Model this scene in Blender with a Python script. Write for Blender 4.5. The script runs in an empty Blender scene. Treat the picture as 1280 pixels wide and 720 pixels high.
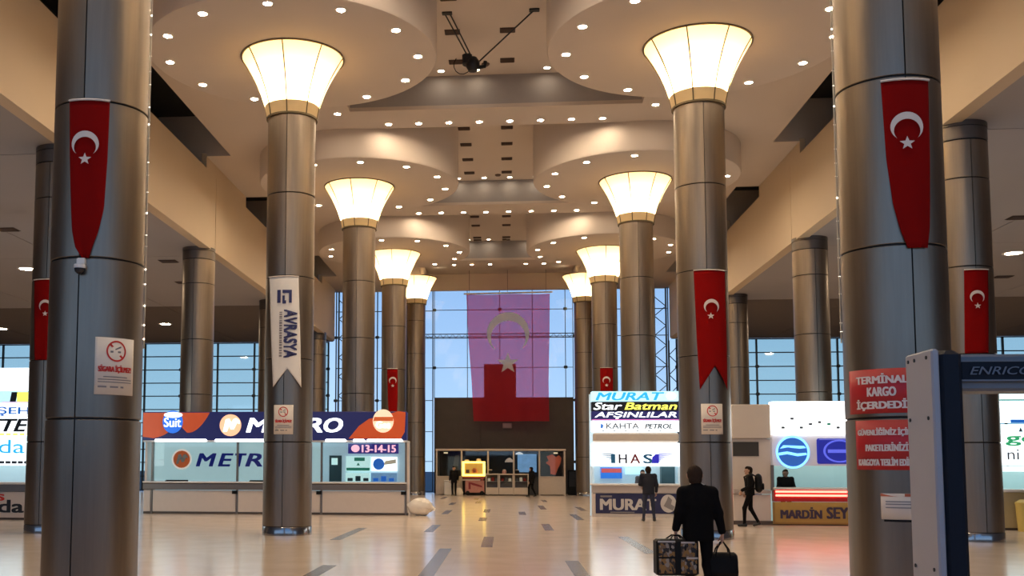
import bpy, math, random
import numpy as np
from mathutils import Matrix, Vector
random.seed(7)
R = math.radians
scene = bpy.context.scene
COL = scene.collection

# ------------------------------------------------------------------ camera
cam_data = bpy.data.cameras.new('camera')
cam_data.sensor_width = 36.0
cam_data.lens = 1290.55 * 36.0 / 1280.0
cam_data.shift_x = (640 - 510.8) / 1280.0
cam_data.shift_y = (476.6 - 360) / 1280.0
cam_data.clip_end = 500
cam = bpy.data.objects.new('camera', cam_data)
COL.objects.link(cam)
cam.matrix_world = (Matrix.Translation((0.287, 0, 1.66)) @ Matrix.Rotation(0.0929, 4, 'Z')
                    @ Matrix.Rotation(math.pi / 2 + 0.0826, 4, 'X') @ Matrix.Rotation(0.003, 4, 'Z'))
scene.camera = cam

# ------------------------------------------------------------------ world: dusk sky, and exposure
world = bpy.data.worlds.new('dusk_sky')
scene.world = world
world.use_nodes = True
wn, wl = world.node_tree.nodes, world.node_tree.links
wn.clear()
wo = wn.new('ShaderNodeOutputWorld'); wb = wn.new('ShaderNodeBackground')
wg = wn.new('ShaderNodeNewGeometry') if False else wn.new('ShaderNodeTexCoord')
ws = wn.new('ShaderNodeSeparateXYZ'); wr = wn.new('ShaderNodeValToRGB')
wl.new(wg.outputs['Generated'], ws.inputs[0]); wl.new(ws.outputs['Z'], wr.inputs[0])
wr.color_ramp.elements[0].position = 0.0; wr.color_ramp.elements[0].color = (.46, .66, .92, 1)
wr.color_ramp.elements[1].position = .35; wr.color_ramp.elements[1].color = (.10, .27, .62, 1)
wl.new(wr.outputs[0], wb.inputs[0]); wb.inputs[1].default_value = 1.05
wl.new(wb.outputs[0], wo.inputs[0])

vs = scene.view_settings
vs.view_transform = 'Standard'; vs.look = 'None'; vs.gamma = 1.0; vs.use_curve_mapping = False
vs.exposure = 0.32
scene.cycles.use_denoising = True
scene.cycles.max_bounces = 7
scene.cycles.diffuse_bounces = 4
scene.cycles.glossy_bounces = 4
scene.cycles.transparent_max_bounces = 12
scene.cycles.sample_clamp_indirect = 4.0
scene.cycles.caustics_reflective = False
scene.cycles.caustics_refractive = False

LAMP_GLOW = 1.3          # emission of the lamp shades
LAMP_BULB = 520.0        # watts of the lamp inside each shade
SPOT = 295.0              # emission of a downlight lens

# ------------------------------------------------------------------ helpers
MATS = {}
def mat(name, color, rough=.6, metal=0.0, emit=0.0, ecol=None, var=.06, scale=6.0, bump=0.0, spec=.5, coat=0.0, stretch=None):
    if name in MATS: return MATS[name]
    m = bpy.data.materials.new(name); m.use_nodes = True
    nt = m.node_tree; n = nt.nodes; l = nt.links
    b = n['Principled BSDF']
    b.inputs['Roughness'].default_value = rough
    b.inputs['Metallic'].default_value = metal
    b.inputs['Specular IOR Level'].default_value = spec
    b.inputs['Coat Weight'].default_value = coat
    tc = n.new('ShaderNodeTexCoord'); mp = n.new('ShaderNodeMapping')
    if stretch: mp.inputs['Scale'].default_value = stretch
    nz = n.new('ShaderNodeTexNoise'); nz.inputs['Scale'].default_value = scale; nz.inputs['Detail'].default_value = 4
    l.new(tc.outputs['Object'], mp.inputs[0]); l.new(mp.outputs[0], nz.inputs['Vector'])
    mx = n.new('ShaderNodeMix'); mx.data_type = 'RGBA'
    c = color
    mx.inputs[6].default_value = (*[max(0, v * (1 - var)) for v in c], 1)
    mx.inputs[7].default_value = (*[min(1, v * (1 + var)) for v in c], 1)
    l.new(nz.outputs['Fac'], mx.inputs[0]); l.new(mx.outputs[2], b.inputs['Base Color'])
    if emit:
        b.inputs['Emission Color'].default_value = (*(ecol or color), 1)
        b.inputs['Emission Strength'].default_value = emit
    if bump:
        bp = n.new('ShaderNodeBump'); bp.inputs['Strength'].default_value = bump; bp.inputs['Distance'].default_value = .02
        l.new(nz.outputs['Fac'], bp.inputs['Height']); l.new(bp.outputs[0], b.inputs['Normal'])
    MATS[name] = m
    return m

class MB:
    """collects geometry for one mesh object"""
    def __init__(s): s.v = []; s.f = []; s.m = []; s.cur = 0
    def face(s, pts):
        i = len(s.v); s.v += [tuple(p) for p in pts]; s.f.append(tuple(range(i, i + len(pts)))); s.m.append(s.cur)
    def box(s, x0, x1, y0, y1, z0, z1):
        i = len(s.v)
        s.v += [(x0,y0,z0),(x1,y0,z0),(x1,y1,z0),(x0,y1,z0),(x0,y0,z1),(x1,y0,z1),(x1,y1,z1),(x0,y1,z1)]
        for q in ((3,2,1,0),(4,5,6,7),(0,1,5,4),(1,2,6,5),(2,3,7,6),(3,0,4,7)):
            s.f.append(tuple(i + k for k in q)); s.m.append(s.cur)
        return s
    def cbox(s, x0, x1, y0, y1, z0, z1, c=.02):
        """box with chamfered vertical and horizontal edges (rounded-ish)"""
        pts = []
        for z, g in ((z0, c), (z0 + c, 0), (z1 - c, 0), (z1, c)):
            a0, a1, b0, b1 = x0 + g, x1 - g, y0 + g, y1 - g
            pts.append([(a0 + c, b0, z), (a1 - c, b0, z), (a1, b0 + c, z), (a1, b1 - c, z), (a1 - c, b1, z), (a0 + c, b1, z), (a0, b1 - c, z), (a0, b0 + c, z)])
        s.loft(pts, closed=True, cap=True); return s
    def loft(s, rings, closed=True, cap=False):
        i = len(s.v); n = len(rings[0])
        for r in rings: s.v += [tuple(p) for p in r]
        for a in range(len(rings) - 1):
            for k in range(n if closed else n - 1):
                k2 = (k + 1) % n
                s.f.append((i + a*n + k, i + a*n + k2, i + (a+1)*n + k2, i + (a+1)*n + k)); s.m.append(s.cur)
        if cap:
            s.f.append(tuple(i + k for k in reversed(range(n)))); s.m.append(s.cur)
            j = i + (len(rings) - 1) * n
            s.f.append(tuple(j + k for k in range(n))); s.m.append(s.cur)
    def lathe(s, prof, n=32, cx=0, cy=0, cap=False):
        s.loft([[(cx + r * math.cos(2*math.pi*k/n), cy + r * math.sin(2*math.pi*k/n), z) for k in range(n)] for r, z in prof], True, cap)
        return s
    def tube(s, pts, r, n=8, cap=True):
        pts = [Vector(p) for p in pts]; rings = []
        up = None
        for i, p in enumerate(pts):
            d = (pts[min(i+1, len(pts)-1)] - pts[max(i-1, 0)]).normalized()
            if up is None:
                up = Vector((0,0,1)) if abs(d.z) < .9 else Vector((1,0,0))
            a = d.cross(up).normalized(); b = a.cross(d).normalized(); up = b
            rr = r[i] if isinstance(r, (list, tuple)) else r
            rings.append([p + a * (rr * math.cos(2*math.pi*k/n)) + b * (rr * math.sin(2*math.pi*k/n)) for k in range(n)])
        s.loft(rings, True, cap); return s
    def prism(s, poly, y0, y1):
        """polygon in x,z (counter-clockwise seen from -y) extruded from y0 (front) to y1"""
        i = len(s.v); n = len(poly)
        s.v += [(x, y0, z) for x, z in poly] + [(x, y1, z) for x, z in poly]
        s.f.append(tuple(i + k for k in range(n))); s.m.append(s.cur)
        s.f.append(tuple(i + n + k for k in reversed(range(n)))); s.m.append(s.cur)
        for k in range(n):
            k2 = (k + 1) % n
            s.f.append((i + k2, i + k, i + n + k, i + n + k2)); s.m.append(s.cur)
        return s
    def disc(s, cx, cz, rx, rz, y0, y1, n=28):
        return s.prism([(cx + rx*math.cos(2*math.pi*k/n), cz + rz*math.sin(2*math.pi*k/n)) for k in range(n)], y0, y1)
    def ring(s, cx, cz, ro, ri, y0, y1, n=32, ez=1.0):
        for k in range(n):
            a, b = 2*math.pi*k/n, 2*math.pi*(k+1)/n
            s.prism([(cx+ri*math.cos(a), cz+ez*ri*math.sin(a)), (cx+ro*math.cos(a), cz+ez*ro*math.sin(a)),
                     (cx+ro*math.cos(b), cz+ez*ro*math.sin(b)), (cx+ri*math.cos(b), cz+ez*ri*math.sin(b))], y0, y1)
        return s
    def mesh(s, name, mats, smooth=False):
        me = bpy.data.meshes.new(name)
        me.from_pydata(s.v, [], s.f)
        if not isinstance(mats, (list, tuple)): mats = [mats]
        for m in mats: me.materials.append(m)
        if len(mats) > 1: me.polygons.foreach_set('material_index', s.m)
        if smooth:
            me.polygons.foreach_set('use_smooth', [True] * len(s.f))
            try: me.set_sharp_from_angle(angle=R(38))
            except Exception: pass
        me.update()
        return me
    def build(s, name, mats, parent=None, loc=None, smooth=False, rz=0):
        return link(name, s.mesh(name, mats, smooth), parent, loc, rz)

def link(name, me, parent=None, loc=None, rz=0):
    o = bpy.data.objects.new(name, me); COL.objects.link(o)
    if parent is not None: o.parent = parent
    if loc is not None: o.location = loc
    if rz: o.rotation_euler = (0, 0, rz)
    return o
def tag(o, label=None, cat=None, group=None, kind=None):
    if label: o['label'] = label
    if cat: o['category'] = cat
    if group: o['group'] = group
    if kind: o['kind'] = kind
    return o
def thing(name, label, cat, loc=(0,0,0), rz=0, group=None):
    o = bpy.data.objects.new(name, None); COL.objects.link(o)
    o.empty_display_size = .2
    o.location = loc; o.rotation_euler = (0, 0, rz)
    return tag(o, label, cat, group)
def struct(name, me_or_mb, m=None, parent=None, loc=None, smooth=False):
    o = me_or_mb.build(name, m, parent, loc, smooth)
    if parent is None: o['kind'] = 'structure'
    return o
def box_part(name, b, m, parent=None, c=0):
    mb = MB(); (mb.cbox(*b, c) if c else mb.box(*b))
    return mb.build(name, m, parent)

# text as mesh: fitted into x0..x1, z0..z1 on the plane y, facing -y
def text_verts(body, bold=.012, shear=0.0):
    cu = bpy.data.curves.new('lettering', 'FONT'); cu.body = body; cu.size = 1.0; cu.offset = bold; cu.shear = shear
    cu.resolution_u = 3
    ob = bpy.data.objects.new('lettering', cu); COL.objects.link(ob)
    dg = bpy.context.evaluated_depsgraph_get(); dg.update()
    me = bpy.data.meshes.new_from_object(ob.evaluated_get(dg))
    v = np.empty(len(me.vertices) * 3); me.vertices.foreach_get('co', v); v = v.reshape(-1, 3)
    f = [tuple(p.vertices) for p in me.polygons]
    bpy.data.objects.remove(ob); bpy.data.curves.remove(cu); bpy.data.meshes.remove(me)
    return v, f
def text(body, x0, x1, z0, z1, y, m, parent, name='lettering', bold=.04, shear=0.0, warp=None, rot=False, depth=.006):
    v, f = text_verts(body, 0.0, shear)
    lo, hi = v[:, :2].min(0), v[:, :2].max(0)
    u = (v[:, :2] - lo) / (hi - lo)
    if rot: u = np.stack([u[:, 1], 1 - u[:, 0]], 1)        # reads downwards
    x = x0 + u[:, 0] * (x1 - x0); z = z0 + u[:, 1] * (z1 - z0)
    n = len(x)
    P, FF = [], []
    hgt = (x1 - x0) if rot else (z1 - z0)
    for i, (dx, dz) in enumerate(((0, 0), (1, .4), (-1, -.4), (1, -.4), (-1, .4)) if bold else ((0, 0),)):
        e = bold * hgt; o_ = len(P)
        if warp: P += [tuple(np.array(warp(a + dx * e, b + dz * e, 0)) + np.array((0, -.0012 * i, 0))) for a, b in zip(x, z)]
        else: P += [(a + dx * e, y - depth - .0008 * i, b + dz * e) for a, b in zip(x, z)]
        FF += [tuple(q + o_ for q in t_) for t_ in f]
    me = bpy.data.meshes.new(name); me.from_pydata(P, [], FF); me.materials.append(m); me.update()
    o = link(name, me, parent)
    return o
# ------------------------------------------------------------------ materials
plaster = mat('warm_white_plaster', (.60, .515, .45), .75, var=.03, scale=.6)
fasciam = mat('beige_plaster_panel', (.62, .49, .345), .7, var=.05, scale=.5)
soffitm = mat('grey_white_soffit', (.36, .335, .345), .75, var=.04, scale=.5)
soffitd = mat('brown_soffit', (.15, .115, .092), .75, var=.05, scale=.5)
greyface = mat('grey_coffer_tone', (.36, .34, .34), .8, var=.04)  # grey tone of the coffer end faces turned to the entrance
voidm = mat('dark_void', (.02, .017, .015), .9)
darkwall = mat('dark_brown_wall_panel', (.060, .048, .040), .55, var=.2, scale=2)
darkmetal = mat('dark_metal', (.03, .032, .036), .45, .6)
blackm = mat('black_plastic', (.007, .007, .0075), .55, spec=.2)
white = mat('white_paint', (.78, .76, .74), .5)
mullm = mat('mullion_metal', (.035, .045, .055), .4, .5)

def steel_mat():
    m = mat('brushed_steel', (.275, .222, .176), .30, 1.0, var=.14, scale=3.0, stretch=(6, 6, .35))
    nt = m.node_tree; n = nt.nodes; l = nt.links; b = n['Principled BSDF']
    tc = n.new('ShaderNodeTexCoord'); mp = n.new('ShaderNodeMapping'); mp.inputs['Scale'].default_value = (1, 1, .5)
    nz = n.new('ShaderNodeTexNoise'); nz.inputs['Scale'].default_value = 1.6; nz.inputs['Detail'].default_value = 5
    mr = n.new('ShaderNodeMapRange'); mr.inputs[3].default_value = .28; mr.inputs[4].default_value = .46
    l.new(tc.outputs['Object'], mp.inputs[0]); l.new(mp.outputs[0], nz.inputs['Vector'])
    l.new(nz.outputs['Fac'], mr.inputs[0]); l.new(mr.outputs[0], b.inputs['Roughness'])
    bp = n.new('ShaderNodeBump'); bp.inputs['Strength'].default_value = .12; bp.inputs['Distance'].default_value = .06
    l.new(nz.outputs['Fac'], bp.inputs['Height']); l.new(bp.outputs[0], b.inputs['Normal'])
    return m
steel = steel_mat()
steel_dark = mat('dark_steel_seam', (.03, .028, .027), .5, .8)

def floor_mat():
    m = bpy.data.materials.new('polished_beige_stone'); m.use_nodes = True
    nt = m.node_tree; n = nt.nodes; l = nt.links; b = n['Principled BSDF']
    tc = n.new('ShaderNodeTexCoord')
    br = n.new('ShaderNodeTexBrick'); br.inputs['Scale'].default_value = 1.0
    br.offset = 0.0; br.inputs['Brick Width'].default_value = .6; br.inputs['Row Height'].default_value = .6
    br.inputs['Mortar Size'].default_value = .003; br.inputs['Mortar Smooth'].default_value = .4
    br.inputs['Color1'].default_value = (.73, .605, .495, 1); br.inputs['Color2'].default_value = (.755, .625, .515, 1)
    br.inputs['Mortar'].default_value = (.68, .56, .46, 1)
    l.new(tc.outputs['Object'], br.inputs['Vector'])
    nz = n.new('ShaderNodeTexNoise'); nz.inputs['Scale'].default_value = 1.3; nz.inputs['Detail'].default_value = 6
    l.new(tc.outputs['Object'], nz.inputs['Vector'])
    mx = n.new('ShaderNodeMix'); mx.data_type = 'RGBA'; mx.blend_type = 'MULTIPLY'; mx.inputs[0].default_value = .15
    rp = n.new('ShaderNodeValToRGB'); rp.color_ramp.elements[0].color = (.72, .70, .68, 1); rp.color_ramp.elements[0].position = .3
    rp.color_ramp.elements[1].position = .7
    l.new(nz.outputs['Fac'], rp.inputs[0]); l.new(br.outputs['Color'], mx.inputs[6]); l.new(rp.outputs[0], mx.inputs[7])
    l.new(mx.outputs[2], b.inputs['Base Color'])
    mr = n.new('ShaderNodeMapRange'); mr.inputs[3].default_value = .13; mr.inputs[4].default_value = .19
    l.new(nz.outputs['Fac'], mr.inputs[0]); l.new(mr.outputs[0], b.inputs['Roughness'])
    b.inputs['Specular IOR Level'].default_value = .55
    return m
floorm = floor_mat()
inlaym = mat('grey_stone_inlay', (.17, .15, .138), .25, var=.04, scale=4)

def glass_mat(name, tint, refl=.12):
    m = bpy.data.materials.new(name); m.use_nodes = True
    nt = m.node_tree; n = nt.nodes; l = nt.links; n.clear()
    o = n.new('ShaderNodeOutputMaterial'); t = n.new('ShaderNodeBsdfTransparent'); g = n.new('ShaderNodeBsdfGlossy')
    nz = n.new('ShaderNodeTexNoise'); nz.inputs['Scale'].default_value = .8
    rp = n.new('ShaderNodeValToRGB')
    rp.color_ramp.elements[0].color = (*[c * .985 for c in tint], 1); rp.color_ramp.elements[1].color = (*tint, 1)
    l.new(nz.outputs['Fac'], rp.inputs[0]); l.new(rp.outputs[0], t.inputs[0])
    g.inputs['Roughness'].default_value = .03
    fr = n.new('ShaderNodeFresnel'); fr.inputs[0].default_value = 1.5
    mr = n.new('ShaderNodeMath'); mr.operation = 'MULTIPLY'; mr.inputs[1].default_value = refl / .04
    mr.use_clamp = True
    mx = n.new('ShaderNodeMixShader')
    l.new(fr.outputs[0], mr.inputs[0]); l.new(mr.outputs[0], mx.inputs[0]); l.new(t.outputs[0], mx.inputs[1]); l.new(g.outputs[0], mx.inputs[2])
    l.new(mx.outputs[0], o.inputs[0])
    return m
glass = glass_mat('clear_window_glass', (.95, .97, .98), .02)
glass_teal = glass_mat('teal_tinted_glass', (.82, .90, .86), .06)
glass_kiosk = glass_mat('kiosk_glass', (.92, .95, .95), .05)

def fix_normals(me):
    import bmesh
    bm = bmesh.new(); bm.from_mesh(me); bmesh.ops.recalc_face_normals(bm, faces=bm.faces); bm.to_mesh(me); bm.free()
    return me
# ------------------------------------------------------------------ setting: floor, ground
YB = 66.0                    # back facade
CX, OX = 5.03, 11.07         # lamp columns, aisle columns (half distances)
CY = [0.856 + 12.1185 * n for n in range(6)]
ZC, ZT, ZS, ZD = 12.98, 14.05, 9.75, 11.98     # ceiling, coffer top, aisle soffit, drum underside

fl = struct('floor', MB().box(-36, 36, -3.5, YB + .3, -.2, 0), floorm)
strips = [(-3.56, 23.4, 28.0), (-2.66, 12.6, 17.4), (-.92, 15.2, 21.2), (-1.67, 26.5, 29.8), (-.1, 21.7, 24.9), (1.46, 13.4, 18.75),
          (1.45, 27.6, 30.7), (3.1, 20.5, 25.4), (2.66, 33.2, 37.1), (1.8, 41.2, 45.2), (-.42, 32.2, 34.4), (-1.84, 36.6, 39.8),
          (-2.08, 45.6, 48.2), (-2.98, 54.2, 57.6), (-3.08, 44.2, 46.8), (-.96, 47.6, 50.6), (-.4, 38.2, 41.0), (-1.2, 52.5, 55.4),
          (.9, 36.4, 39.0), (3.3, 40.2, 44.0), (2.2, 50.2, 53.4)]
for x, y0, y1 in strips:
    box_part('inlay_strip', (x - .12, x + .12, y0, y1, -.01, .003), inlaym, fl)
struct('ground', MB().box(-200, 200, YB + .3, 400, -.4, -.25), mat('dark_asphalt', (.05, .055, .065), .8))

# ------------------------------------------------------------------ ceiling with coffers, side slots, discs
SLOTS = [(18.0, 36.2), (42.0, 48.3), (54.2, 60.3)]
COFF = []
b = 31.9 - 3 * 12.1185
while b < 57:
    COFF.append((b - 10.37, b)); b += 12.1185
COFF.append((57.9, YB - .2))
SX = 9.65
mb = MB()
ys = sorted(set([-3.5, YB] + [v for c in COFF for v in c if v > -3.5] + [v for s in SLOTS for v in s]))
xs = [-10.54, -SX, -4.6, 4.6, SX, 10.54]
for i in range(len(ys) - 1):
    ym = (ys[i] + ys[i+1]) / 2
    for j in range(5):
        if j == 2 and any(a < ym < c for a, c in COFF): continue
        if j in (0, 4) and any(a < ym < c for a, c in SLOTS): continue
        mb.box(xs[j], xs[j+1], ys[i], ys[i+1], ZC, ZC + .12)
ceil = struct('ceiling', mb, plaster)
for a, c in COFF:
    a = max(a, -3.5)
    mb = MB()
    mb.box(-4.7, 4.7, a - .1, c + .1, ZT, ZT + .1)
    mb.box(-4.7, -4.6, a, c, ZC + .12, ZT); mb.box(4.6, 4.7, a, c, ZC + .12, ZT)
    mb.build('coffer', plaster, ceil)
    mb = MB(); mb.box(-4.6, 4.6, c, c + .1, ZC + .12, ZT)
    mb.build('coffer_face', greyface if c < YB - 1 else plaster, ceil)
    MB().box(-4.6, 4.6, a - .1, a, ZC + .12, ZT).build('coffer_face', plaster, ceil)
# discs (drums) around the lamp columns
DR = 3.66
drum_me = MB(); n = 72
drum_me.lathe([(.0001, ZD), (DR - .10, ZD), (DR - .03, ZD + .02), (DR, ZD + .08), (DR, ZT)], n)
drum_me = drum_me.mesh('disc', plaster, True)
for k in (1, 2, 3, 4):
    for s in (-1, 1): link('disc', drum_me, ceil, (s * CX, CY[k], 0))
# side slots: dark voids over the fascia
for a, c in SLOTS:
    for s in (-1, 1):
        mb = MB()
        X0, X1 = sorted((s * SX, s * 12.4))
        mb.cur = 0
        mb.box(X0, X1, a, c, 14.5, 14.6)
        x2 = sorted((s * 12.4, s * 12.5)); mb.box(*x2, a, c, 12.4, 14.5)
        mb.box(*sorted((s * 10.75, s * 12.4)), a, c, 12.3, 12.4)
        mb.cur = 1
        x3 = sorted((s * SX, s * (SX - .08))); mb.box(*x3, a, c, ZC + .12, 14.5)
        
        for ya, yb2 in ((c, c + .1), (a - .1, a)):
            mb.box(*sorted((s * SX, s * 10.76)), ya, yb2, ZC + .12, 14.5); mb.box(*sorted((s * 10.76, s * 12.4)), ya, yb2, 12.4, 14.5)
        mb.build('roof_slot', [voidm, plaster], ceil)
# aisle soffits, bay by bay with open joints
jy = [-3.5, 1.0, 13.2, 25.3, 38.4, 50.7, YB]
for s in (-1, 1):
    for i in range(6):
        for x0, x1 in ((10.78, 16.9), (16.94, 23.1), (23.14, 29.3), (29.34, 36)):
            a0, a1 = sorted((s * x0, s * x1))
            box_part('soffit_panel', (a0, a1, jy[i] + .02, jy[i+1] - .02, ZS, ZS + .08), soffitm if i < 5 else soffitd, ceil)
    MB().box(*sorted((s * 10.74, s * 36)), -3.5, YB, ZS + .085, ZS + .12).build('soffit_backing', voidm, ceil)

# fascias (upper side walls), split at the joints
for s, nm in ((-1, 'wall_left_upper'), (1, 'wall_right_upper')):
    w = struct(nm, MB().box(*sorted((s * 10.60, s * 10.74)), -3.5, 65.0, ZS + .01, 12.5), mat('dark_joint', (.10, .07, .05), .8))
    cuts = sorted([-3.5, 1.2, 13.3, 25.4, 37.5, 49.7, 65.0])
    for i in range(len(cuts) - 1):
        mb = MB(); y0_, y1_ = cuts[i] + .02, cuts[i+1] - .02
        sec = [(10.54, ZS - .06), (10.90, ZS - .06), (10.90, ZS - .002), (10.59, ZS - .002), (10.59, 12.55), (10.54, 12.55)]
        mb.loft([[(s * x_, yy_, z_) for x_, z_ in sec] for yy_ in (y0_, y1_)], True, True)
        o_ = mb.build('fascia_panel', fasciam, w); fix_normals(o_.data)
    pcs = [-3.5] + [v for sl in SLOTS for v in sl] + [65.0]
    for i in range(0, len(pcs), 2):
        MB().box(*sorted((s * 10.545, s * 10.74)), pcs[i], pcs[i+1], 12.5, ZC + .1).build('upper_infill', fasciam, w)
    # outer side walls of the aisles
    struct('wall_left' if s < 0 else 'wall_right', MB().box(*sorted((s * 36, s * 36.2)), -3.5, YB, 0, ZS + .1), soffitm)

# entrance wall behind the viewer: dark vestibule below, open sky through the front glazing above
wf = struct('wall_front', MB().box(-36, 36, -3.7, -3.5, 0, 3.1), darkwall)
for i in range(12):
    box_part('front_mullion', (-33 + 6 * i - .06, -33 + 6 * i + .06, -3.65, -3.55, 3.1, ZS if abs(-33 + 6 * i) > 10.6 else ZC), mullm, wf)

# ------------------------------------------------------------------ back facade
wb_ = struct('wall_back', MB().box(-10.74, 10.74, YB - .02, YB + .2, 13.02, 14.3), mat('brown_header_wall', (.36, .27, .19), .7))
for i, (x0, x1) in enumerate(((-4.2, -1.27), (-1.25, 1.68), (1.70, 4.63))):
    box_part('wall_panel', (x0, x1, YB - .1, YB + .1, 0, 6.05), darkwall, wb_)
box_part('wall_backing', (-4.2, 4.63, YB + .02, YB + .12, 0, 6.05), darkwall, wb_)
box_part('wall_panel', (-1.02, 1.02, YB - .06, YB + .1, 6.06, 8.22), darkwall, wb_)

def glazing(name, xs, zs, m, trn=.035, ver=.05, y=YB):
    fr = MB()
    for x in xs: fr.box(x - ver, x + ver, y - .08, y + .08, zs[0], zs[-1])
    for z in zs: fr.box(xs[0] - ver, xs[-1] + ver, y - .06, y + .06, z - trn, z + trn)
    w = struct(name, fr, mullm)
    # clamp nodes where bars cross
    cl = MB()
    for x in xs[::2]:
        for z in zs[1:-1:2]: cl.cbox(x - .12, x + .12, y - .14, y - .06, z - .09, z + .09, .03)
    cl.build('glass_clamps', mullm, w)
    shared = {}
    for i in range(len(xs) - 1):
        for j in range(len(zs) - 1):
            wd, hg = round(xs[i+1] - xs[i] - 2 * ver, 3), round(zs[j+1] - zs[j] - 2 * trn, 3)
            if wd < .05 or hg < .05: continue
            if (wd, hg) not in shared:
                shared[(wd, hg)] = MB().box(-wd/2, wd/2, -.008, .008, -hg/2, hg/2).mesh('pane', m)
            link('pane', shared[(wd, hg)], w, ((xs[i] + xs[i+1]) / 2, y, (zs[j] + zs[j+1]) / 2))
    return w
glazing('window_1', [-4.2, -2.08, 0.0, 2.08, 4.16, 4.64], [6.07, 8.0, 10.0, 11.74, 13.02], glass, .014, .02)
side_z = [0.1, 2.0, 3.9, 5.9, 8.0, 10.0, 11.7, 13.02]
glazing('window_2', [-10.6, -9.2, -7.9, -6.5, -5.1, -4.3], side_z, glass, .02, .03)
glazing('window_3', [4.75, 5.5, 6.9, 8.2, 9.5, 10.6], side_z, glass, .02, .03)
az = [0.1, 1.0, 1.9, 2.75, 3.62, 4.5, 5.36, 6.24, 7.1, 7.97, 8.85, ZS - .04]
glazing('window_4', [-35.6 + 2.45 * i for i in range(11)], az, glass_teal, .03, .05)
glazing('window_5', [11.1 + 2.45 * i for i in range(11)], az, glass_teal, .03, .05)

def lattice(name, label, x, y, z0, z1, w=.72, step=.62, horizontal=None):
    t = thing(name, label, 'truss', (x, y, z0))
    h = z1 - z0
    for sx in (-1, 1):
        MB().tube([(sx * w / 2, 0, 0), (sx * w / 2, 0, h)], .055, 8).build('chord', mullm, t)
    k = 0; z = 0; brace = MB()
    me = MB().tube([(-w / 2, 0, 0), (w / 2, 0, step)], .03, 6).mesh('brace', mullm)
    me2 = MB().tube([(w / 2, 0, 0), (-w / 2, 0, step)], .03, 6).mesh('brace', mullm)
    while z + step <= h + .01:
        link('brace', me if k % 2 == 0 else me2, t, (0, 0, z)); z += step; k += 1
    return t
lattice('lattice_mast', 'tall dark lattice mast in front of glass between METRO sign and fascia end', -10.0, YB - .45, 0, 12.95)
lattice('lattice_mast', 'tall dark lattice mast just beyond column above the lit MURAT sign', 10.05, YB - .45, 0, 12.95)
lattice('lattice_mast', 'second dark lattice mast above MURAT sign, closer to banner column', 10.85, YB - .45, 0, 9.6, .6)
ht = thing('horizontal_truss', 'dark horizontal lattice truss crossing the glass behind the huge flag', 'truss', (0, YB - .4, 10.0))
for dz in (-.13, .13): MB().tube([(-4.9, 0, dz), (5.0, 0, dz)], .03, 6).build('chord', mullm, ht)
me = MB().tube([(-.2, 0, -.13), (0, 0, .13), (.2, 0, -.13)], .018, 5).mesh('brace', mullm)
for i in range(24): link('brace', me, ht, (-4.6 + i * .4, 0, 0))
for x in (-4.6, 4.75):
    MB().tube([(x, 0, -.1), (x, .32, -.1)], .03, 6).build('bracket', mullm, ht)
# ------------------------------------------------------------------ columns clad in steel panels
RC = .598
RINGS = [(.22, 2.235), (2.26, 4.265), (4.29, 6.29), (6.315, 8.37), (8.395, 10.36)]
def arc_panel(z0, z1, half=0):
    """half-round sheet; seams face -y and +y"""
    mb = MB(); n = 24; g = .014
    a0 = -math.pi / 2 + g + half * math.pi; a1 = math.pi / 2 - g + half * math.pi
    ro, ri = RC, RC - .02
    prof = [(ri, z0), (ro - .006, z0), (ro, z0 + .006), (ro, z1 - .006), (ro - .006, z1), (ri, z1)]
    mb.loft([[(r * math.cos(a0 + (a1 - a0) * k / n), r * math.sin(a0 + (a1 - a0) * k / n), z) for r, z in prof] for k in range(n + 1)], True, True)
    # loft order gives inward normals for this winding; recalc below
    me = mb.mesh('panel', steel, True)
    return me
PAN = {}
def panel_me(z0, z1, h):
    if (z0, z1, h) not in PAN: PAN[(z0, z1, h)] = fix_normals(arc_panel(z0, z1, h))
    return PAN[(z0, z1, h)]
def core_me(top):
    if ('core', top) not in PAN:
        PAN[('core', top)] = MB().lathe([(.0001, 0), (.575, 0), (.575, top), (.0001, top)], 40).mesh('core', steel_dark, True)
    return PAN[('core', top)]
base_me = MB().lathe([(.606, 0), (.606, .2), (.60, .21), (.57, .21)], 48).mesh('base_ring', mat('polished_steel_base', (.45, .42, .40), .16, 1.0), True)
ord_ = {1: 'nearest', 2: 'second', 3: 'third', 4: 'fourth', 5: 'farthest'}
colnames = {(-1, 1): 'big steel column carrying red pennant and large no-smoking notice',
            (1, 1): 'big steel column carrying red cargo notices beside the metal detector',
            (-1, 2): 'steel lamp column wearing the white AVRASYA banner', (1, 2): 'steel lamp column with forked red pennant beside MURAT stand',
            (-1, 3): 'steel lamp column rising behind the METRO counter sign', (1, 3): 'steel lamp column rising behind the MURAT sign stack',
            (-1, 4): 'steel lamp column with small red pennant above the METRO sign end', (1, 4): 'steel lamp column with small red pennant above MURAT sign edge',
            (-1, 5): 'farthest steel lamp column on the METRO side of the hall', (1, 5): 'farthest steel lamp column on the MURAT side of the hall'}
def column(x, y, rings, top, label, group):
    t = thing('clad_column', label, 'column', (x, y, 0), 0, group)
    link('core', core_me(top), t)
    link('base_ring', base_me, t)
    for z0, z1 in rings:
        for h in (0, 1): link('panel', panel_me(z0, z1, h), t)
    return t
for k in range(1, 6):
    for s in (-1, 1):
        rings = RINGS if k < 5 else RINGS + [(10.385, 11.36)]
        column(s * CX, CY[k], rings, rings[-1][1] + .02, colnames[(s, k)], 'lamp columns of the central nave')
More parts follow.
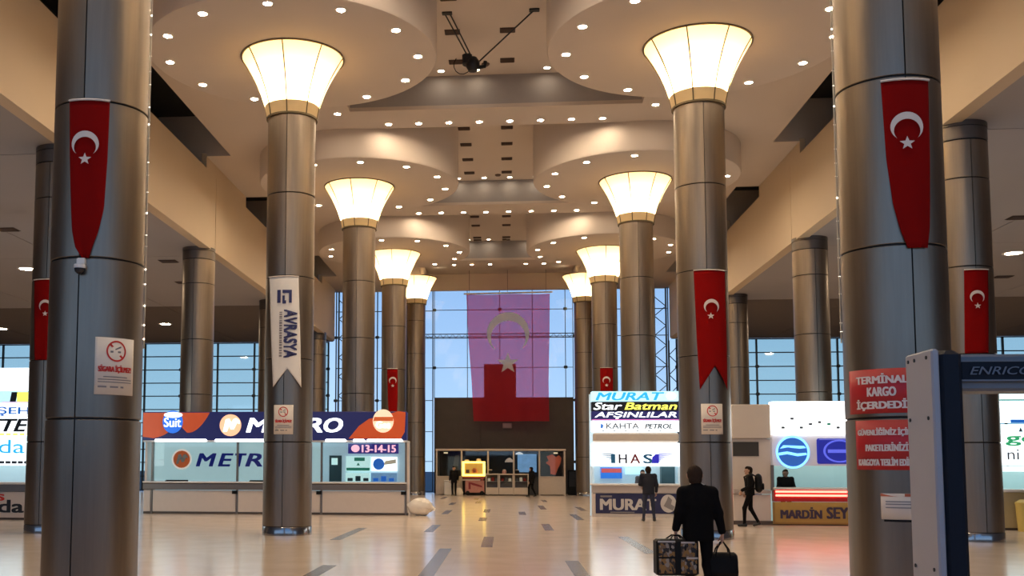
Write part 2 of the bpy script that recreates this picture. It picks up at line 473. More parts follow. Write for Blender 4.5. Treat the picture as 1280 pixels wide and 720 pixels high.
onames = {(-1, 2): 'aisle column with red pennant at the far edge of view behind notice column', (1, 2): 'aisle column with red pennant seen through the metal detector',
          (-1, 3): 'aisle column standing behind the METRO sign, between two windows', (1, 3): 'aisle column standing behind the white lightbox over MARDİN counter',
          (-1, 4): 'distant aisle column glimpsed past the AVRASYA banner column', (1, 4): 'distant aisle column beside the forked pennant column',
          (-1, 5): 'farthest slim aisle column near the lattice mast by METRO', (1, 5): 'farthest slim aisle column near lattice masts by MURAT'}
orings = RINGS[:4] + [(8.395, 9.28)]
cap_me = MB().lathe([(.57, 9.31), (.60, 9.31), (.60, ZS - .14), (.57, ZS - .14), (.57, ZS - .12), (.605, ZS - .12), (.605, ZS - .002), (.57, ZS - .002)], 40).mesh('column_cap', mat('dull_steel_cap', (.16, .14, .13), .4, 1.0), True)
for k in range(2, 6):
    for s in (-1, 1):
        c = column(s * OX, CY[k], orings, ZS - .002, onames[(s, k)], 'aisle columns under the soffits')
        link('column_cap', cap_me, c)

# ------------------------------------------------------------------ funnel lamps on the columns
def shade_mat():
    m = bpy.data.materials.new('glowing_cloth_shade'); m.use_nodes = True
    nt = m.node_tree; n = nt.nodes; l = nt.links; n.clear()
    o = n.new('ShaderNodeOutputMaterial')
    nz = n.new('ShaderNodeTexNoise'); nz.inputs['Scale'].default_value = 2.2; nz.inputs['Detail'].default_value = 5
    rp = n.new('ShaderNodeValToRGB'); rp.color_ramp.elements[0].color = (.80, .62, .34, 1); rp.color_ramp.elements[1].color = (.92, .78, .50, 1)
    l.new(nz.outputs['Fac'], rp.inputs[0])
    d = n.new('ShaderNodeBsdfDiffuse'); t = n.new('ShaderNodeBsdfTranslucent'); e = n.new('ShaderNodeEmission')
    l.new(rp.outputs[0], d.inputs[0]); l.new(rp.outputs[0], t.inputs[0])
    e.inputs[0].default_value = (1, .62, .22, 1); e.inputs[1].default_value = LAMP_GLOW * .35
    mx = n.new('ShaderNodeMixShader'); mx.inputs[0].default_value = .6
    l.new(d.outputs[0], mx.inputs[1]); l.new(t.outputs[0], mx.inputs[2])
    ad = n.new('ShaderNodeAddShader'); l.new(mx.outputs[0], ad.inputs[0]); l.new(e.outputs[0], ad.inputs[1])
    l.new(ad.outputs[0], o.inputs[0])
    return m
shadem = shade_mat()
bandm = mat('dim_shade_tan', (.62, .44, .22), .7, emit=.06, ecol=(.9, .55, .22))  # foot of the shade cloth, dimmed by the inner bowl, put into colour
ribm = mat('dark_bronze_rib', (.14, .10, .05), .5, .5)
def lamp_r(t): return .63 + (1.29 - .63) * (t ** 1.75 * .8 + t * .2)
LH = 1.60
ns = 14
prof = [(lamp_r(.19 + .81 * i / ns), LH * (.19 + .81 * i / ns)) for i in range(ns + 1)]
shade_me = MB().lathe(prof, 48).mesh('shade', shadem, True)
band_me = MB().lathe([(lamp_r(0) - .03, 0), (lamp_r(0), 0), (lamp_r(.08), LH * .08), (lamp_r(.19) + .004, LH * .192)], 48).mesh('dim_shade_foot', bandm, True)
rim_me = MB(); rr = lamp_r(1)
rim_me.lathe([(rr - .02, LH - .03), (rr + .02, LH - .03), (rr + .025, LH + .02), (rr - .02, LH + .02), (rr - .02, LH - .03)], 48)
rim_me = rim_me.mesh('rim', ribm, True)
low_me = MB().lathe([(.60, -.02), (.645, -.02), (.645, .025), (.60, .025)], 48).mesh('lower_ring', ribm, True)
rib_me = MB().tube([(lamp_r(i / 10) + .008, 0, LH * i / 10) for i in range(11)], .016, 6).mesh('rib', ribm, True)
tray_me = MB().lathe([(.0001, .06), (.55, .06), (.62, .26), (.60, .26), (.53, .08), (.0001, .08)], 32).mesh('lamp_tray', white, True)
lampnames = {(s, k): ('glowing funnel lamp on top of the ' + {(-1, 1): 'column with the large no-smoking notice', (1, 1): 'column with red cargo notices',
             (-1, 2): 'AVRASYA banner column', (1, 2): 'forked red pennant column', (-1, 3): 'column behind the METRO sign', (1, 3): 'column behind MURAT sign stack',
             (-1, 4): 'small-pennant column on METRO side', (1, 4): 'small-pennant column on MURAT side', (-1, 5): 'farthest column on METRO side', (1, 5): 'farthest column on MURAT side'}[(s, k)])
             for s in (-1, 1) for k in range(1, 6)}
roff = {(-1, 2): -90, (1, 2): -111, (-1, 3): -97, (1, 3): -108}
for k in range(1, 6):
    for s in (-1, 1):
        z0 = 10.38 if k < 5 else 11.40
        t = thing('funnel_lamp', lampnames[(s, k)], 'lamp', (s * CX, CY[k], z0), 0, 'funnel lamps on the columns')
        link('shade', shade_me, t); link('dim_shade_foot', band_me, t); link('rim', rim_me, t); link('lower_ring', low_me, t); link('lamp_tray', tray_me, t)
        for i in range(8): link('rib', rib_me, t, rz=R(roff.get((s, k), -90) + 45 * i))
        ld = bpy.data.lights.new('lamp_bulb', 'POINT'); ld.energy = LAMP_BULB; ld.color = (1, .84, .58); ld.shadow_soft_size = .22
        lo = bpy.data.objects.new('lamp_bulb', ld); COL.objects.link(lo); lo.parent = t; lo.location = (0, 0, .62)

# ------------------------------------------------------------------ downlights
lensm = mat('downlight_lens', (1, .9, .75), .4, emit=SPOT, ecol=(1, .80, .56))
trimm = mat('downlight_trim', (.8, .76, .7), .4)
trim_me = MB().lathe([(.092, 0), (.102, -.02), (.132, -.016), (.135, 0)], 20).mesh('trim_ring', trimm, True)
lens_me = MB().lathe([(.0001, -.012), (.093, -.006)], 16).mesh('lens', lensm)
fix_normals(trim_me); 
dim_me = MB().lathe([(.0001, -.012), (.093, -.006)], 16).mesh('lens', mat('dim_downlight_lens', (1, .9, .75), .4, emit=40, ecol=(1, .80, .56)))
def downlight(x, y, z, label, group, le=None):
    t = thing('downlight', label, 'light', (x, y, z), 0, group)
    link('trim_ring', trim_me, t); link('lens', le or lens_me, t)
ringoff = {(-1, 1): 5, (1, 1): 20, (-1, 2): 1.5, (1, 2): 25, (-1, 3): 8.5, (1, 3): 22.5, (-1, 4): 25.5, (1, 4): 9}
discname = {(-1, 1): 'disc over the large-notice column', (1, 1): 'disc over the cargo-notice column', (-1, 2): 'disc over the AVRASYA banner column',
            (1, 2): 'disc over forked pennant column', (-1, 3): 'disc over column behind METRO sign', (1, 3): 'disc over column behind MURAT sign',
            (-1, 4): 'disc over small-pennant column on METRO side', (1, 4): 'disc over small-pennant column on MURAT side'}
CLOCK = ['twelve', 'one', 'two', 'three', 'four', 'five', 'six', 'seven', 'eight', 'nine', 'ten', 'eleven']
NTH = ['first', 'second', 'third', 'fourth', 'fifth', 'sixth', 'seventh', 'eighth']
for (s, k), o in ringoff.items():
    for i in range(12):
        a = R(o + 30 * i)
        downlight(s * CX + 3.18 * math.cos(a), CY[k] + 3.18 * math.sin(a), ZD, 'downlight at %s o\'clock in ring under %s' % (CLOCK[int(round((90 - (o + 30 * i)) / 30.0)) % 12], discname[(s, k)]), 'downlights ringing the ' + discname[(s, k)])
rown = ['above the camera', 'before the first grey step', 'after the first grey ceiling step', 'after the second grey ceiling step', 'after the last grey ceiling step']
for j, y in enumerate((21.08, 33.2, 45.3, 57.25)):
    g = 'downlights in straight row ' + rown[j + 1]
    for i in range(8):
        if j == 3 and i in (0, 7, 4): continue
        downlight(-3.5 + i, y, ZC, NTH[i] + ' downlight from the METRO side in straight row ' + rown[j + 1], g)
    if j < 3:
        for s in (-1, 1): downlight(s * 5.03, y - 1.15, ZC, 'single downlight between two ceiling discs, ' + ('METRO' if s < 0 else 'MURAT') + ' side, ' + rown[j + 1], g)
for j, y in enumerate((19.4, 31.45, 43.6, 55.7)):
    for x in ((-1.65, -.55, 1.65) if j == 1 else (-1.65, -.55, .55, 1.65)):
        downlight(x, y, ZT, {-1.65: 'outermost METRO-side', -.55: 'inner METRO-side', .55: 'inner MURAT-side', 1.65: 'outermost MURAT-side'}[x] + ' coffer downlight by the grey face, ' + rown[j + 1].replace('after', 'of').replace('before', 'of'), 'coffer downlights ' + rown[j + 1], dim_me)
# oval lights in the aisle soffits
for x, y, w in ((-19.3, 40.4, 'beside the pennant aisle column'), (-19.0, 57.0, 'above the window behind METRO sign'), (-29.4, 58.3, 'above the far corner window'),
                (19.4, 40.3, 'beyond the metal detector'), (19.0, 57.0, 'above the window behind MARDİN'), (29.4, 57.0, 'deep in the MARDİN side aisle')):
    t = thing('soffit_light', 'large round soffit light ' + w, 'light', (x, y, ZS), 0, 'soffit lights in the aisles')
    o = link('trim_ring', trim_me, t); o.scale = (3, 3, 1)
    o = link('lens', lens_me, t); o.scale = (3, 3, 1)

# ------------------------------------------------------------------ ceiling vents
ventm = mat('dark_vent_slats', (.05, .028, .02), .6)
vf_me = MB(); W, D = .22, .17
vf_me.box(-W, W, -D, D, -.012, -.002)
vf_me = vf_me.mesh('vent_plate', ventm)
vs_me = MB().box(-W + .02, W - .02, -.012, .012, -.035, -.012).mesh('slat', mat('dark_vent_edge', (.08, .045, .03), .5))
def vent(x, y, z, label, group, sc=1.0):
    t = thing('ceiling_vent', label, 'vent', (x, y, z), 0, group); t.scale = (sc, sc, 1)
    link('vent_plate', vf_me, t)
    for i in range(6): link('slat', vs_me, t, (0, -.125 + .05 * i, 0))
for j, rows in enumerate(([26.4, 28.57, 30.76], [37.05, 38.95, 40.9, 42.8], [50.5, 52.4, 55.2, 57.0 - 1.2])):
    cf = ['first', 'second', 'third'][j]
    for i, y in enumerate(rows):
        for x, sd in ((-1.15, 'METRO'), (.42, 'MURAT')):
            vent(x, y, ZT, 'dark rectangular vent, %s row of the %s coffer, on its %s side' % (['first', 'second', 'third', 'last'][i], cf, sd), 'vents in the ceiling coffers')
sv = [(-16.7, 33.5), (-12.94, 39.3), (-13.8, 44.0), (-14.5, 47.5), (-16.5, 45.5), (16.9, 34.5), (21.3, 45.3), (16.9, 45.0), (-20.5, 47.0)]
vn = {True: 0, False: 0}
for i, (x, y) in enumerate(sorted(sv, key=lambda q: q[1])):
    vent(x, y, ZS, '%s dark soffit vent down the %s aisle' % (NTH[vn[x < 0]], 'METRO side' if x < 0 else 'MARDİN side'), 'soffit vents, ' + ('METRO' if x < 0 else 'MARDİN') + ' aisle', 1.6); vn[x < 0] += 1
# small dark sensors on the side ceilings
smk_me = MB().lathe([(.0001, -.07), (.09, -.06), (.13, -.02), (.13, 0)], 16).mesh('smoke_detector', mat('brown_sensor', (.10, .05, .03), .5), True)
for x, y in ((-7.6, 30.2), (7.4, 30.2), (-8.2, 38.8), (-9.2, 41.2), (8.4, 38.6), (9.3, 40.9), (-.25, 37.0 - 2.2), (.05, 43.6)):
    z = ZC if abs(x) > 4.6 else (ZC if 31.9 < y < 34.5 else ZT)
    if abs(x) < 1: y, z = {-.25: 31.0, .05: 43.2}[x], ZT
    o = link('smoke_detector', smk_me, None, (x, y, z)); tag(o, {30.2: 'first', 38.8: 'second', 38.6: 'second', 41.2: 'third', 40.9: 'third', 31.0: 'first', 43.2: 'second'}[y] + ' small dark round sensor on the ceiling ' + ('between the discs and METRO fascia' if x < -4 else 'between the discs and MARDİN fascia' if x > 4 else 'of a raised coffer'), 'sensor', 'ceiling sensors ' + ('METRO' if x < -4 else 'MARDİN' if x > 4 else 'coffer'))

# hoist hanging in the first coffer
rg = thing('ceiling_hoist', 'dark hoist hanging on splayed rods in the first ceiling coffer', 'hoist', (-.58, 28.9, 13.2))
mb = MB(); mb.lathe([(.0001, -.22), (.12, -.2), (.2, -.06), (.2, .08), (.12, .2), (.0001, .22)], 14)
mb.build('motor', darkmetal, rg, smooth=True)
mb = MB(); mb.cbox(-.3, -.02, -.14, .14, -.02, .3, .04); mb.build('housing', darkmetal, rg)
MB().tube([(.12, 0, -.1), (.34, .1, -.02), (.36, .1, .12)], .06, 8).build('bracket', darkmetal, rg)
for p, q in (((-.12, 0, .2), (-.72, -1.6, .83)), ((-.02, 0, .2), (-.58, -1.6, .83)), ((.2, 0, .1), (1.72, -1.6, .83))):
    MB().tube([p, q], .022, 6).build('rod', darkmetal, rg)
for x in (-.65, 1.72): MB().cbox(x - .14, x + .14, -1.68, -1.52, .80, .85, .01).build('anchor_plate', darkmetal, rg)
MB().tube([(-.3 + .25*math.sin(a), .05, .02 + .28*math.cos(a)) for a in [i*.5 for i in range(12)]], .012, 5).build('cable_loop', blackm, rg)
# ------------------------------------------------------------------ flags, banners and notices
redcloth = mat('red_flag_cloth', (.23, .003, .003), .9, var=.08, scale=3, spec=.08)
whitecloth = mat('white_flag_print', (.72, .62, .58), .8)
bannercloth = mat('white_banner_cloth', (.80, .76, .72), .85, var=.04)
navyprint = mat('navy_print', (.02, .025, .12), .6)
greyprint = mat('grey_print', (.25, .23, .24), .6)
redprint = mat('red_print', (.62, .03, .02), .5)
noticem = mat('cream_notice_board', (.76, .68, .60), .45)
redboard = mat('red_notice_vinyl', (.50, .012, .02), .45, var=.08)
letterm = mat('pale_pink_lettering', (.85, .74, .72), .5)

def cyl(cx, cy, r):
    def w(u, z, lift=0.0):
        a = u / .62
        return (cx + (r + lift) * math.sin(a), cy - (r + lift) * math.cos(a), z)
    return w
def U(deg): return .62 * R(deg)

def crescent_mb(u0, z0, a, warp, lift):
    mb = MB(); n = 28
    pt = lambda x, z: warp(x, z, lift)
    for k in range(n):
        q = []
        for t in (k / n, (k + 1) / n):
            f = R(-51.5 + t * 283); g = R(-39 + t * 258)
            q.append(((u0 + a*math.cos(f), z0 + a*math.sin(f)), (u0 + .8*a*math.cos(g), z0 - .28*a + .8*a*math.sin(g))))
        mb.face([pt(*q[0][0]), pt(*q[1][0]), pt(*q[1][1]), pt(*q[0][1])])
    return mb
def star_mb(u0, z0, r, warp, lift):
    mb = MB(); P = []
    for k in range(10):
        a = math.pi / 2 + k * math.pi / 5; q = r if k % 2 == 0 else r * .42
        P.append((u0 + q * math.cos(a), z0 + q * math.sin(a)))
    for k in range(10):
        mb.face([warp(u0, z0, lift), warp(*P[k], lift), warp(*P[(k + 1) % 10], lift)])
    return mb
def cloth_mb(rows, warp, notch=0.0, ns=16, nt=30, wave=.012, ph=0.0):
    """rows: (z, uL, uR) top to bottom"""
    zs = [r[0] for r in rows][::-1]; ls = [r[1] for r in rows][::-1]; rs = [r[2] for r in rows][::-1]
    zt, zb = rows[0][0], rows[-1][0]
    g = []
    for j in range(nt + 1):
        row = []
        for i in range(ns + 1):
            s = i / ns; zbot = zb + notch * (1 - abs(2 * s - 1))
            z = zt + (zbot - zt) * j / nt
            zz = zt + (zb - zt) * j / nt
            l, r = np.interp(zz, zs, ls), np.interp(zz, zs, rs)
            u = l + (r - l) * s
            lift = wave * (j / nt) * (1 + math.sin(7 * s + 2.2 * j / nt + ph))
            row.append(warp(u, z, lift))
        g.append(row)
    mb = MB(); mb.loft(g[::-1], False, False)
    return mb
def solid(o, t=.006):
    md = o.modifiers.new('thickness', 'SOLIDIFY'); md.thickness = t; md.offset = -1
    return o
rodm = mat('pale_rod', (.72, .62, .56), .4)
def pennant(cx, cy, rows, label, cres=None, star=None, a=.17, notch=0.0, ph=0.0, cloth=None, name='hanging_pennant', r=.625):
    t = thing(name, label, 'flag', (cx, cy, rows[0][0]), 0, 'pennants hanging on the columns')
    w0 = cyl(0, 0, r)
    z0 = rows[0][0]
    w = lambda u, z, l=0.0: (lambda p: (p[0], p[1], p[2] - z0))(w0(u, z, l))
    rows = [(z, U(l), U(q)) for z, l, q in rows]
    solid(cloth_mb(rows, w, notch, ph=ph).build('cloth', cloth or redcloth, t, smooth=True))
    n = 10
    MB().tube([w(rows[0][1] + (rows[0][2] - rows[0][1]) * i / n, z0 + .01, .01) for i in range(n + 1)], .014, 6).build('hanging_rod', rodm, t)
    if cres:
        crescent_mb(U(cres[0]), cres[1], a, w, .034).build('crescent', whitecloth, t)
        star_mb(U(star[0]), star[1], a * .48, w, .034).build('star', whitecloth, t)
    return t
pennant(-CX, CY[1], [(6.29, -18, 30.5), (5.53, -14.5, 29.4), (4.9, -10.5, 27), (4.62, -8.5, 22), (4.4, -4, 15.5), (4.26, 4.5, 12)],
        'long red crescent-and-star pennant on the column with the large notice', (4.3, 5.72), (4.8, 5.52), .165, ph=.4)
pennant(CX, CY[1], [(6.23, -25.8, 25.7), (5.3, -23, 23.5), (4.75, -18, 21.5), (4.45, -12, 20), (4.22, -5, 16.5)],
        'long red crescent-and-star pennant on the column beside metal detector', (-1.8, 5.66), (-2.4, 5.46), .175, ph=1.5)
pennant(CX, CY[2], [(6.28, -28.4, 46), (4.6, -24, 46), (3.47, -20, 45.4)], 'red crescent-and-star pennant with forked tail on the MURAT side column', (7.5, 5.42), (5.3, 5.19), .17, .55, ph=.9)
pennant(-OX, CY[2], [(6.28, -34.7, 10.1), (4.27, -22, 14)], 'narrow red pennant on the aisle column at the far edge', (.7, 5.62), (1.5, 5.42), .15)
pennant(OX, CY[2], [(6.2, -24, 26.9), (4.28, -29, 17.2)], 'red pennant on the aisle column above the metal detector', (-1.6, 5.57), (-1.9, 5.36), .15)
pennant(-CX, CY[4], [(6.31, -24.4, 23.2), (4.9, -20, 24), (3.9, -14, 20)], 'small distant red pennant above the METRO sign end', (1.9, 5.75), (2, 5.5), .17)
pennant(CX, CY[4], [(6.3, -27.3, 29.8), (3.9, -24, 27)], 'small distant red pennant above the MURAT sign edge', (-.2, 5.72), (0, 5.48), .17)
# AVRASYA banner
bn = pennant(-CX, CY[2], [(6.27, -42, 31), (4.6, -31, 37), (3.57, -24, 40)], 'white AVRASYA banner with forked tail hanging on column', notch=.45, cloth=bannercloth, name='white_banner')
w0 = cyl(0, 0, .625)
wv = lambda u, z, l=0.0: (lambda p: (p[0], p[1], p[2] - 6.27))(w0(u, z, .03))
text('AVRASYA', U(1), U(27), 4.28, 5.45, 0, navyprint, bn, rot=True, warp=wv, bold=.06)
mb = MB(); random.seed(3); zz = 5.40
while zz > 4.34:
    h = random.uniform(.02, .05)
    mb.face([wv(U(-10), zz - h), wv(U(-4), zz - h), wv(U(-4), zz), wv(U(-10), zz)]); zz -= h + random.uniform(.012, .03)
mb.build('small_print', greyprint, bn)
mb = MB()
for a0, a1, z0, z1 in ((-4, 16, 5.86, 5.94), (10, 16, 5.62, 5.86), (-4, 4, 5.60, 5.68), (-4, 1, 5.68, 5.80), (-16, -8, 5.62, 5.94)):
    mb.face([wv(U(a0), z0), wv(U(a1), z0), wv(U(a1), z1), wv(U(a0), z1)])
mb.build('emblem', navyprint, bn)

def plate(cx, cy, a0, a1, z0, z1, m, name, label, cat, group=None, lift=.012):
    t = thing(name, label, cat, (cx, cy, z0), 0, group)
    w0 = cyl(0, 0, RC + lift)
    w = lambda u, z, l=0.0: (lambda p: (p[0], p[1], p[2] - z0))(w0(u, z, l))
    mb = cloth_mb([(z1, U(a0), U(a1)), (z0, U(a0), U(a1))], w, 0, 16, 2, 0.0)
    solid(mb.build('board', m, t, smooth=True), .008)
    return t, w
def no_smoking(cx, cy, a0, a1, z0, z1, label):
    t, w = plate(cx, cy, a0, a1, z0, z1, noticem, 'no_smoking_notice', label, 'sign', 'no-smoking notices on the columns')
    am = (a0 + a1) / 2; H = z1 - z0; wd = U(a1) - U(a0)
    uc, zc, rr = U(am), z1 - H * .235, wd * .245
    mb = MB(); n = 32
    for k in range(n):
        f, g = 2*math.pi*k/n, 2*math.pi*(k+1)/n
        mb.face([w(uc + q*math.cos(h), zc + q*math.sin(h), .004) for q, h in ((rr*.84, f), (rr, f), (rr, g), (rr*.84, g))])
    for s0 in (0,):
        d, e = rr * .9, rr * .07
        mb.face([w(uc + x, zc + z, .004) for x, z in ((-d*.707 - e, d*.707 - e), (d*.707 - e, -d*.707 - e), (d*.707 + e, -d*.707 + e), (-d*.707 + e, d*.707 + e))])
    mb.build('prohibition_ring', redprint, t)
    mb = MB()
    mb.face([w(uc + x, zc + z, .003) for x, z in ((-rr*.6, -rr*.16), (rr*.45, -rr*.16), (rr*.45, rr*.02), (-rr*.6, rr*.02))])
    mb.face([w(uc + x, zc + z, .003) for x, z in ((-rr*.1, rr*.1), (rr*.5, rr*.35), (rr*.42, rr*.5), (-rr*.15, rr*.2))])
    mb.build('cigarette', greyprint, t)
    wt = lambda u, z, l=0.0: w(u, z, .004)
    text('SİGARA İÇİLMEZ!', U(a0) + wd * .09, U(a1) - wd * .09, z1 - H * .62, z1 - H * .48, 0, redprint, t, warp=wt, bold=.06)
    mb = MB()
    for q, (l, r) in zip((.70, .745, .79), ((.2, .8), (.08, .92), (.08, .92))):
        for i in range(8):
            x0 = U(a0) + wd * (l + (r - l) * i / 8); x1 = U(a0) + wd * (l + (r - l) * (i + 1) / 8)
            mb.face([w(x0, z1 - H*q, .003), w(x1, z1 - H*q, .003), w(x1, z1 - H*(q - .018), .003), w(x0, z1 - H*(q - .018), .003)])
    for l, r in ((.08, .28), (.36, .56), (.62, .7)):
        mb.face([w(U(a0) + wd*l, z1 - H*.88, .003), w(U(a0) + wd*r, z1 - H*.88, .003), w(U(a0) + wd*r, z1 - H*.85, .003), w(U(a0) + wd*l, z1 - H*.85, .003)])
    mb.build('small_print', greyprint, t)
no_smoking(-CX, CY[1], 21.5, 72, 2.55, 3.27, 'large no-smoking notice on the big column with long red pennant')
no_smoking(-CX, CY[2], -23, 23, 2.43, 3.14, 'smaller no-smoking notice under the white AVRASYA banner')
no_smoking(CX, CY[2], -18.7, 30, 2.43, 3.14, 'smaller no-smoking notice under the forked red pennant')

t, w = plate(CX, CY[1], -79, -2, 2.30, 2.82, redboard, 'red_cargo_notice', 'red notice reading TERMİNAL KARGO İÇERDEDİR on big column', 'sign')
wt = lambda u, z, l=0.0: w(u, z, .004)
for body, a, b2, z0, z1 in (('TERMİNAL', -66, -10, 2.65, 2.765), ('KARGO', -52, -22, 2.50, 2.605), ('İÇERDEDİR', -66, -4, 2.335, 2.465)):
    text(body, U(a), U(b2), z0, z1, 0, letterm, t, warp=wt, bold=.06)
t, w = plate(CX, CY[1], -70, -6, 1.64, 2.22, redboard, 'red_parcel_notice', 'torn red notice about handing in parcels, below the cargo notice', 'sign')
wt2 = lambda u, z, l=0.0: w(u, z, .004)
for body, a, b2, z0, z1 in (('GÜVENLİĞİNİZ İÇİN', -66, -8, 2.03, 2.13), ('PAKETLERİNİZİ', -56, -12, 1.86, 1.96), ('KARGOYA TESLİM EDİN', -66, -8, 1.69, 1.79)):
    text(body, U(a), U(b2), z0, z1, 0, letterm, t, warp=wt2, bold=.06)
t, w = plate(CX, CY[1], -41, -2, 1.07, 1.37, noticem, 'white_notice', 'small white notice with orange header low on the cargo-notice column', 'sign')
mb = MB()
mb.face([w(U(-41), 1.335, .004), w(U(-28), 1.335, .004), w(U(-15), 1.335, .004), w(U(-2), 1.335, .004), w(U(-2), 1.368, .004), w(U(-15), 1.368, .004), w(U(-28), 1.368, .004), w(U(-41), 1.368, .004)])
mb.build('orange_header', mat('orange_print', (.6, .14, .06), .5), t)
mb = MB()
for z in (1.27, 1.24, 1.20): 
    for i in range(4): mb.face([w(U(-36 + 7*i), z, .004), w(U(-29 + 7*i), z, .004), w(U(-29 + 7*i), z + .012, .004), w(U(-36 + 7*i), z + .012, .004)])
mb.build('small_print', greyprint, t)
mb = MB(); mb.face([w(U(-38), 1.045, .006), w(U(-20), 1.045, .006), w(U(-3), 1.045, .006), w(U(-3), 1.07, .006), w(U(-20), 1.07, .006), w(U(-38), 1.07, .006)]); mb.build('dark_edge', blackm, t)

# dome security camera under the long pennant
cw = cyl(-CX, CY[1], RC)
p = cw(U(3.2), 4.2)
sc = thing('security_camera', 'small white dome security camera under the long red pennant', 'camera', p)
MB().cbox(-.055, .055, -.05, .02, -.02, .06, .012).build('wall_bracket', white, sc)
MB().lathe([(.0001, -.02), (.07, -.03), (.075, -.06), (.07, -.08)], 18, 0, -.06).build('housing', white, sc, smooth=True)
MB().lathe([(.066, -.08), (.06, -.12), (.035, -.145), (.0001, -.15)], 18, 0, -.06).build('dome', mat('dark_dome', (.02, .02, .025), .1), sc, smooth=True)

# light strings hugging the columns
bulbm = mat('string_bulb', (1, .95, .85), .4, emit=2.5, ecol=(1, .9, .75))
def light_string(s, k, ang, z0, z1, label):
    w = cyl(s * CX if k else 0, CY[k], RC + .012)
    t = thing('light_string', label, 'light', (s * CX, CY[k], z0))
    lw = lambda a, z: tuple(np.array(w(U(a), z)) - np.array((s * CX, CY[k], z0)))
    n = 40
    MB().tube([lw(ang + 1.2 * math.sin(i * 1.7), z0 + (z1 - z0) * i / n) for i in range(n + 1)], .01, 5).build('cord', mat('pale_cord', (.7, .6, .45), .5), t)
    mb = MB()
    random.seed(k + s)
    for i in range(22):
        z = z0 + (z1 - z0) * (i + random.random() * .6) / 22; q = lw(ang + random.uniform(-2, 1), z)
        mb.lathe([(.0001, q[2] - .016), (.014, q[2]), (.0001, q[2] + .016)], 6, q[0], q[1])
    mb.build('bulbs', bulbm, t)
light_string(-1, 1, 104, 3.2, 8.6, 'thin light string running up the inner edge of the large-notice column')
light_string(1, 1, -104, 3.2, 8.6, 'thin light string running up the inner edge of the cargo-notice column')

# huge translucent flag in front of the back glazing
def sheer_mat(name, col, thr, tr=.42):
    m = bpy.data.materials.new(name); m.use_nodes = True
    nt = m.node_tree; n = nt.nodes; l = nt.links; n.clear()
    o = n.new('ShaderNodeOutputMaterial'); d = n.new('ShaderNodeBsdfDiffuse'); t = n.new('ShaderNodeBsdfTranslucent'); x = n.new('ShaderNodeBsdfTransparent')
    nz = n.new('ShaderNodeTexNoise'); nz.inputs['Scale'].default_value = .9
    rp = n.new('ShaderNodeValToRGB'); rp.color_ramp.elements[0].color = (*[c * .9 for c in col], 1); rp.color_ramp.elements[1].color = (*col, 1)
    l.new(nz.outputs['Fac'], rp.inputs[0]); l.new(rp.outputs[0], d.inputs[0]); l.new(rp.outputs[0], t.inputs[0])
    x.inputs[0].default_value = (*thr, 1)
    a = n.new('ShaderNodeMixShader'); a.inputs[0].default_value = .5
    l.new(d.outputs[0], a.inputs[1]); l.new(t.outputs[0], a.inputs[2])
    b2 = n.new('ShaderNodeMixShader'); b2.inputs[0].default_value = tr
    l.new(a.outputs[0], b2.inputs[1]); l.new(x.outputs[0], b2.inputs[2]); l.new(b2.outputs[0], o.inputs[0])
    return m
sheer_red = sheer_mat('sheer_red_cloth', (.85, .05, .06), (.86, .45, .64))
FY = 64.6
bf = thing('huge_flag', 'huge sheer red crescent-and-star flag hanging before the back window', 'flag', (.5, FY, 12.55))
fw = lambda u, z, l=0.0: (u - .5, -l * 3 + .10 * math.sin(u * 2.1 + z * .25), z - 12.55)
big = cloth_mb([(12.5, -2.08, 3.14), (10.0, -1.98, 3.10), (7.0, -1.76, 3.02), (4.5, -1.64, 3.04)], fw, 0, 150, 220, .03)
def in_crescent(x, z): return math.hypot(x - .02, z + 2.52) < 1.32 and math.hypot(x - .02, z + 2.52 + .30) > 1.08
def in_star(x, z):
    dx, dz = x - .0, z + 4.42; r_ = math.hypot(dx, dz)
    if r_ > .68: return False
    a_ = (math.atan2(dz, dx) - math.pi / 2) % (2 * math.pi / 5); a_ = min(a_, 2 * math.pi / 5 - a_)
    P1, P2 = (.68, 0.0), (.285 * math.cos(math.pi / 5), .285 * math.sin(math.pi / 5))
    px_, pz_ = r_ * math.cos(a_), r_ * math.sin(a_)
    return (P2[0] - P1[0]) * (pz_ - P1[1]) - (P2[1] - P1[1]) * (px_ - P1[0]) > 0
parts_ = {'cloth': MB(), 'crescent': MB(), 'star': MB()}
for q in big.f:
    cx_ = sum(big.v[i][0] for i in q) / 4; cz_ = sum(big.v[i][2] for i in q) / 4
    nm_ = 'crescent' if in_crescent(cx_, cz_) else 'star' if in_star(cx_, cz_) else 'cloth'
    parts_[nm_].f.append(q); parts_[nm_].m.append(0)
MB().tube([(-2.75, 0, .0), (2.8, 0, .06)], .05, 8).build('hanging_rod', rodm, bf)
for x in (-2.4, 0, 2.4): MB().tube([(x, 0, .0), (x, 0, 1.5)], .012, 5).build('wire', darkmetal, bf)
creamprint = sheer_mat('cream_flag_print', (.98, .82, .66), (.9, .75, .6), .04)
for nm_, mb_ in parts_.items():
    used_ = sorted({i for q in mb_.f for i in q}); ix_ = {i: j for j, i in enumerate(used_)}
    mb_.v = [big.v[i] for i in used_]; mb_.f = [tuple(ix_[i] for i in q) for q in mb_.f]
    mb_.build(nm_, sheer_red if nm_ == 'cloth' else creamprint, bf, smooth=True)
wbx = thing('junction_box', 'small grey box on dark wall under the huge flag', 'box', (.45, YB - .1, 4.1))
MB().cbox(-.3, .3, -.18, 0, 0, .34, .03).build('body', mat('grey_box', (.30, .26, .24), .5), wbx); MB().cbox(-.25, .25, -.20, -.18, .05, .29, .008).build('lid', mat('grey_box_lid', (.36, .32, .3), .5), wbx)
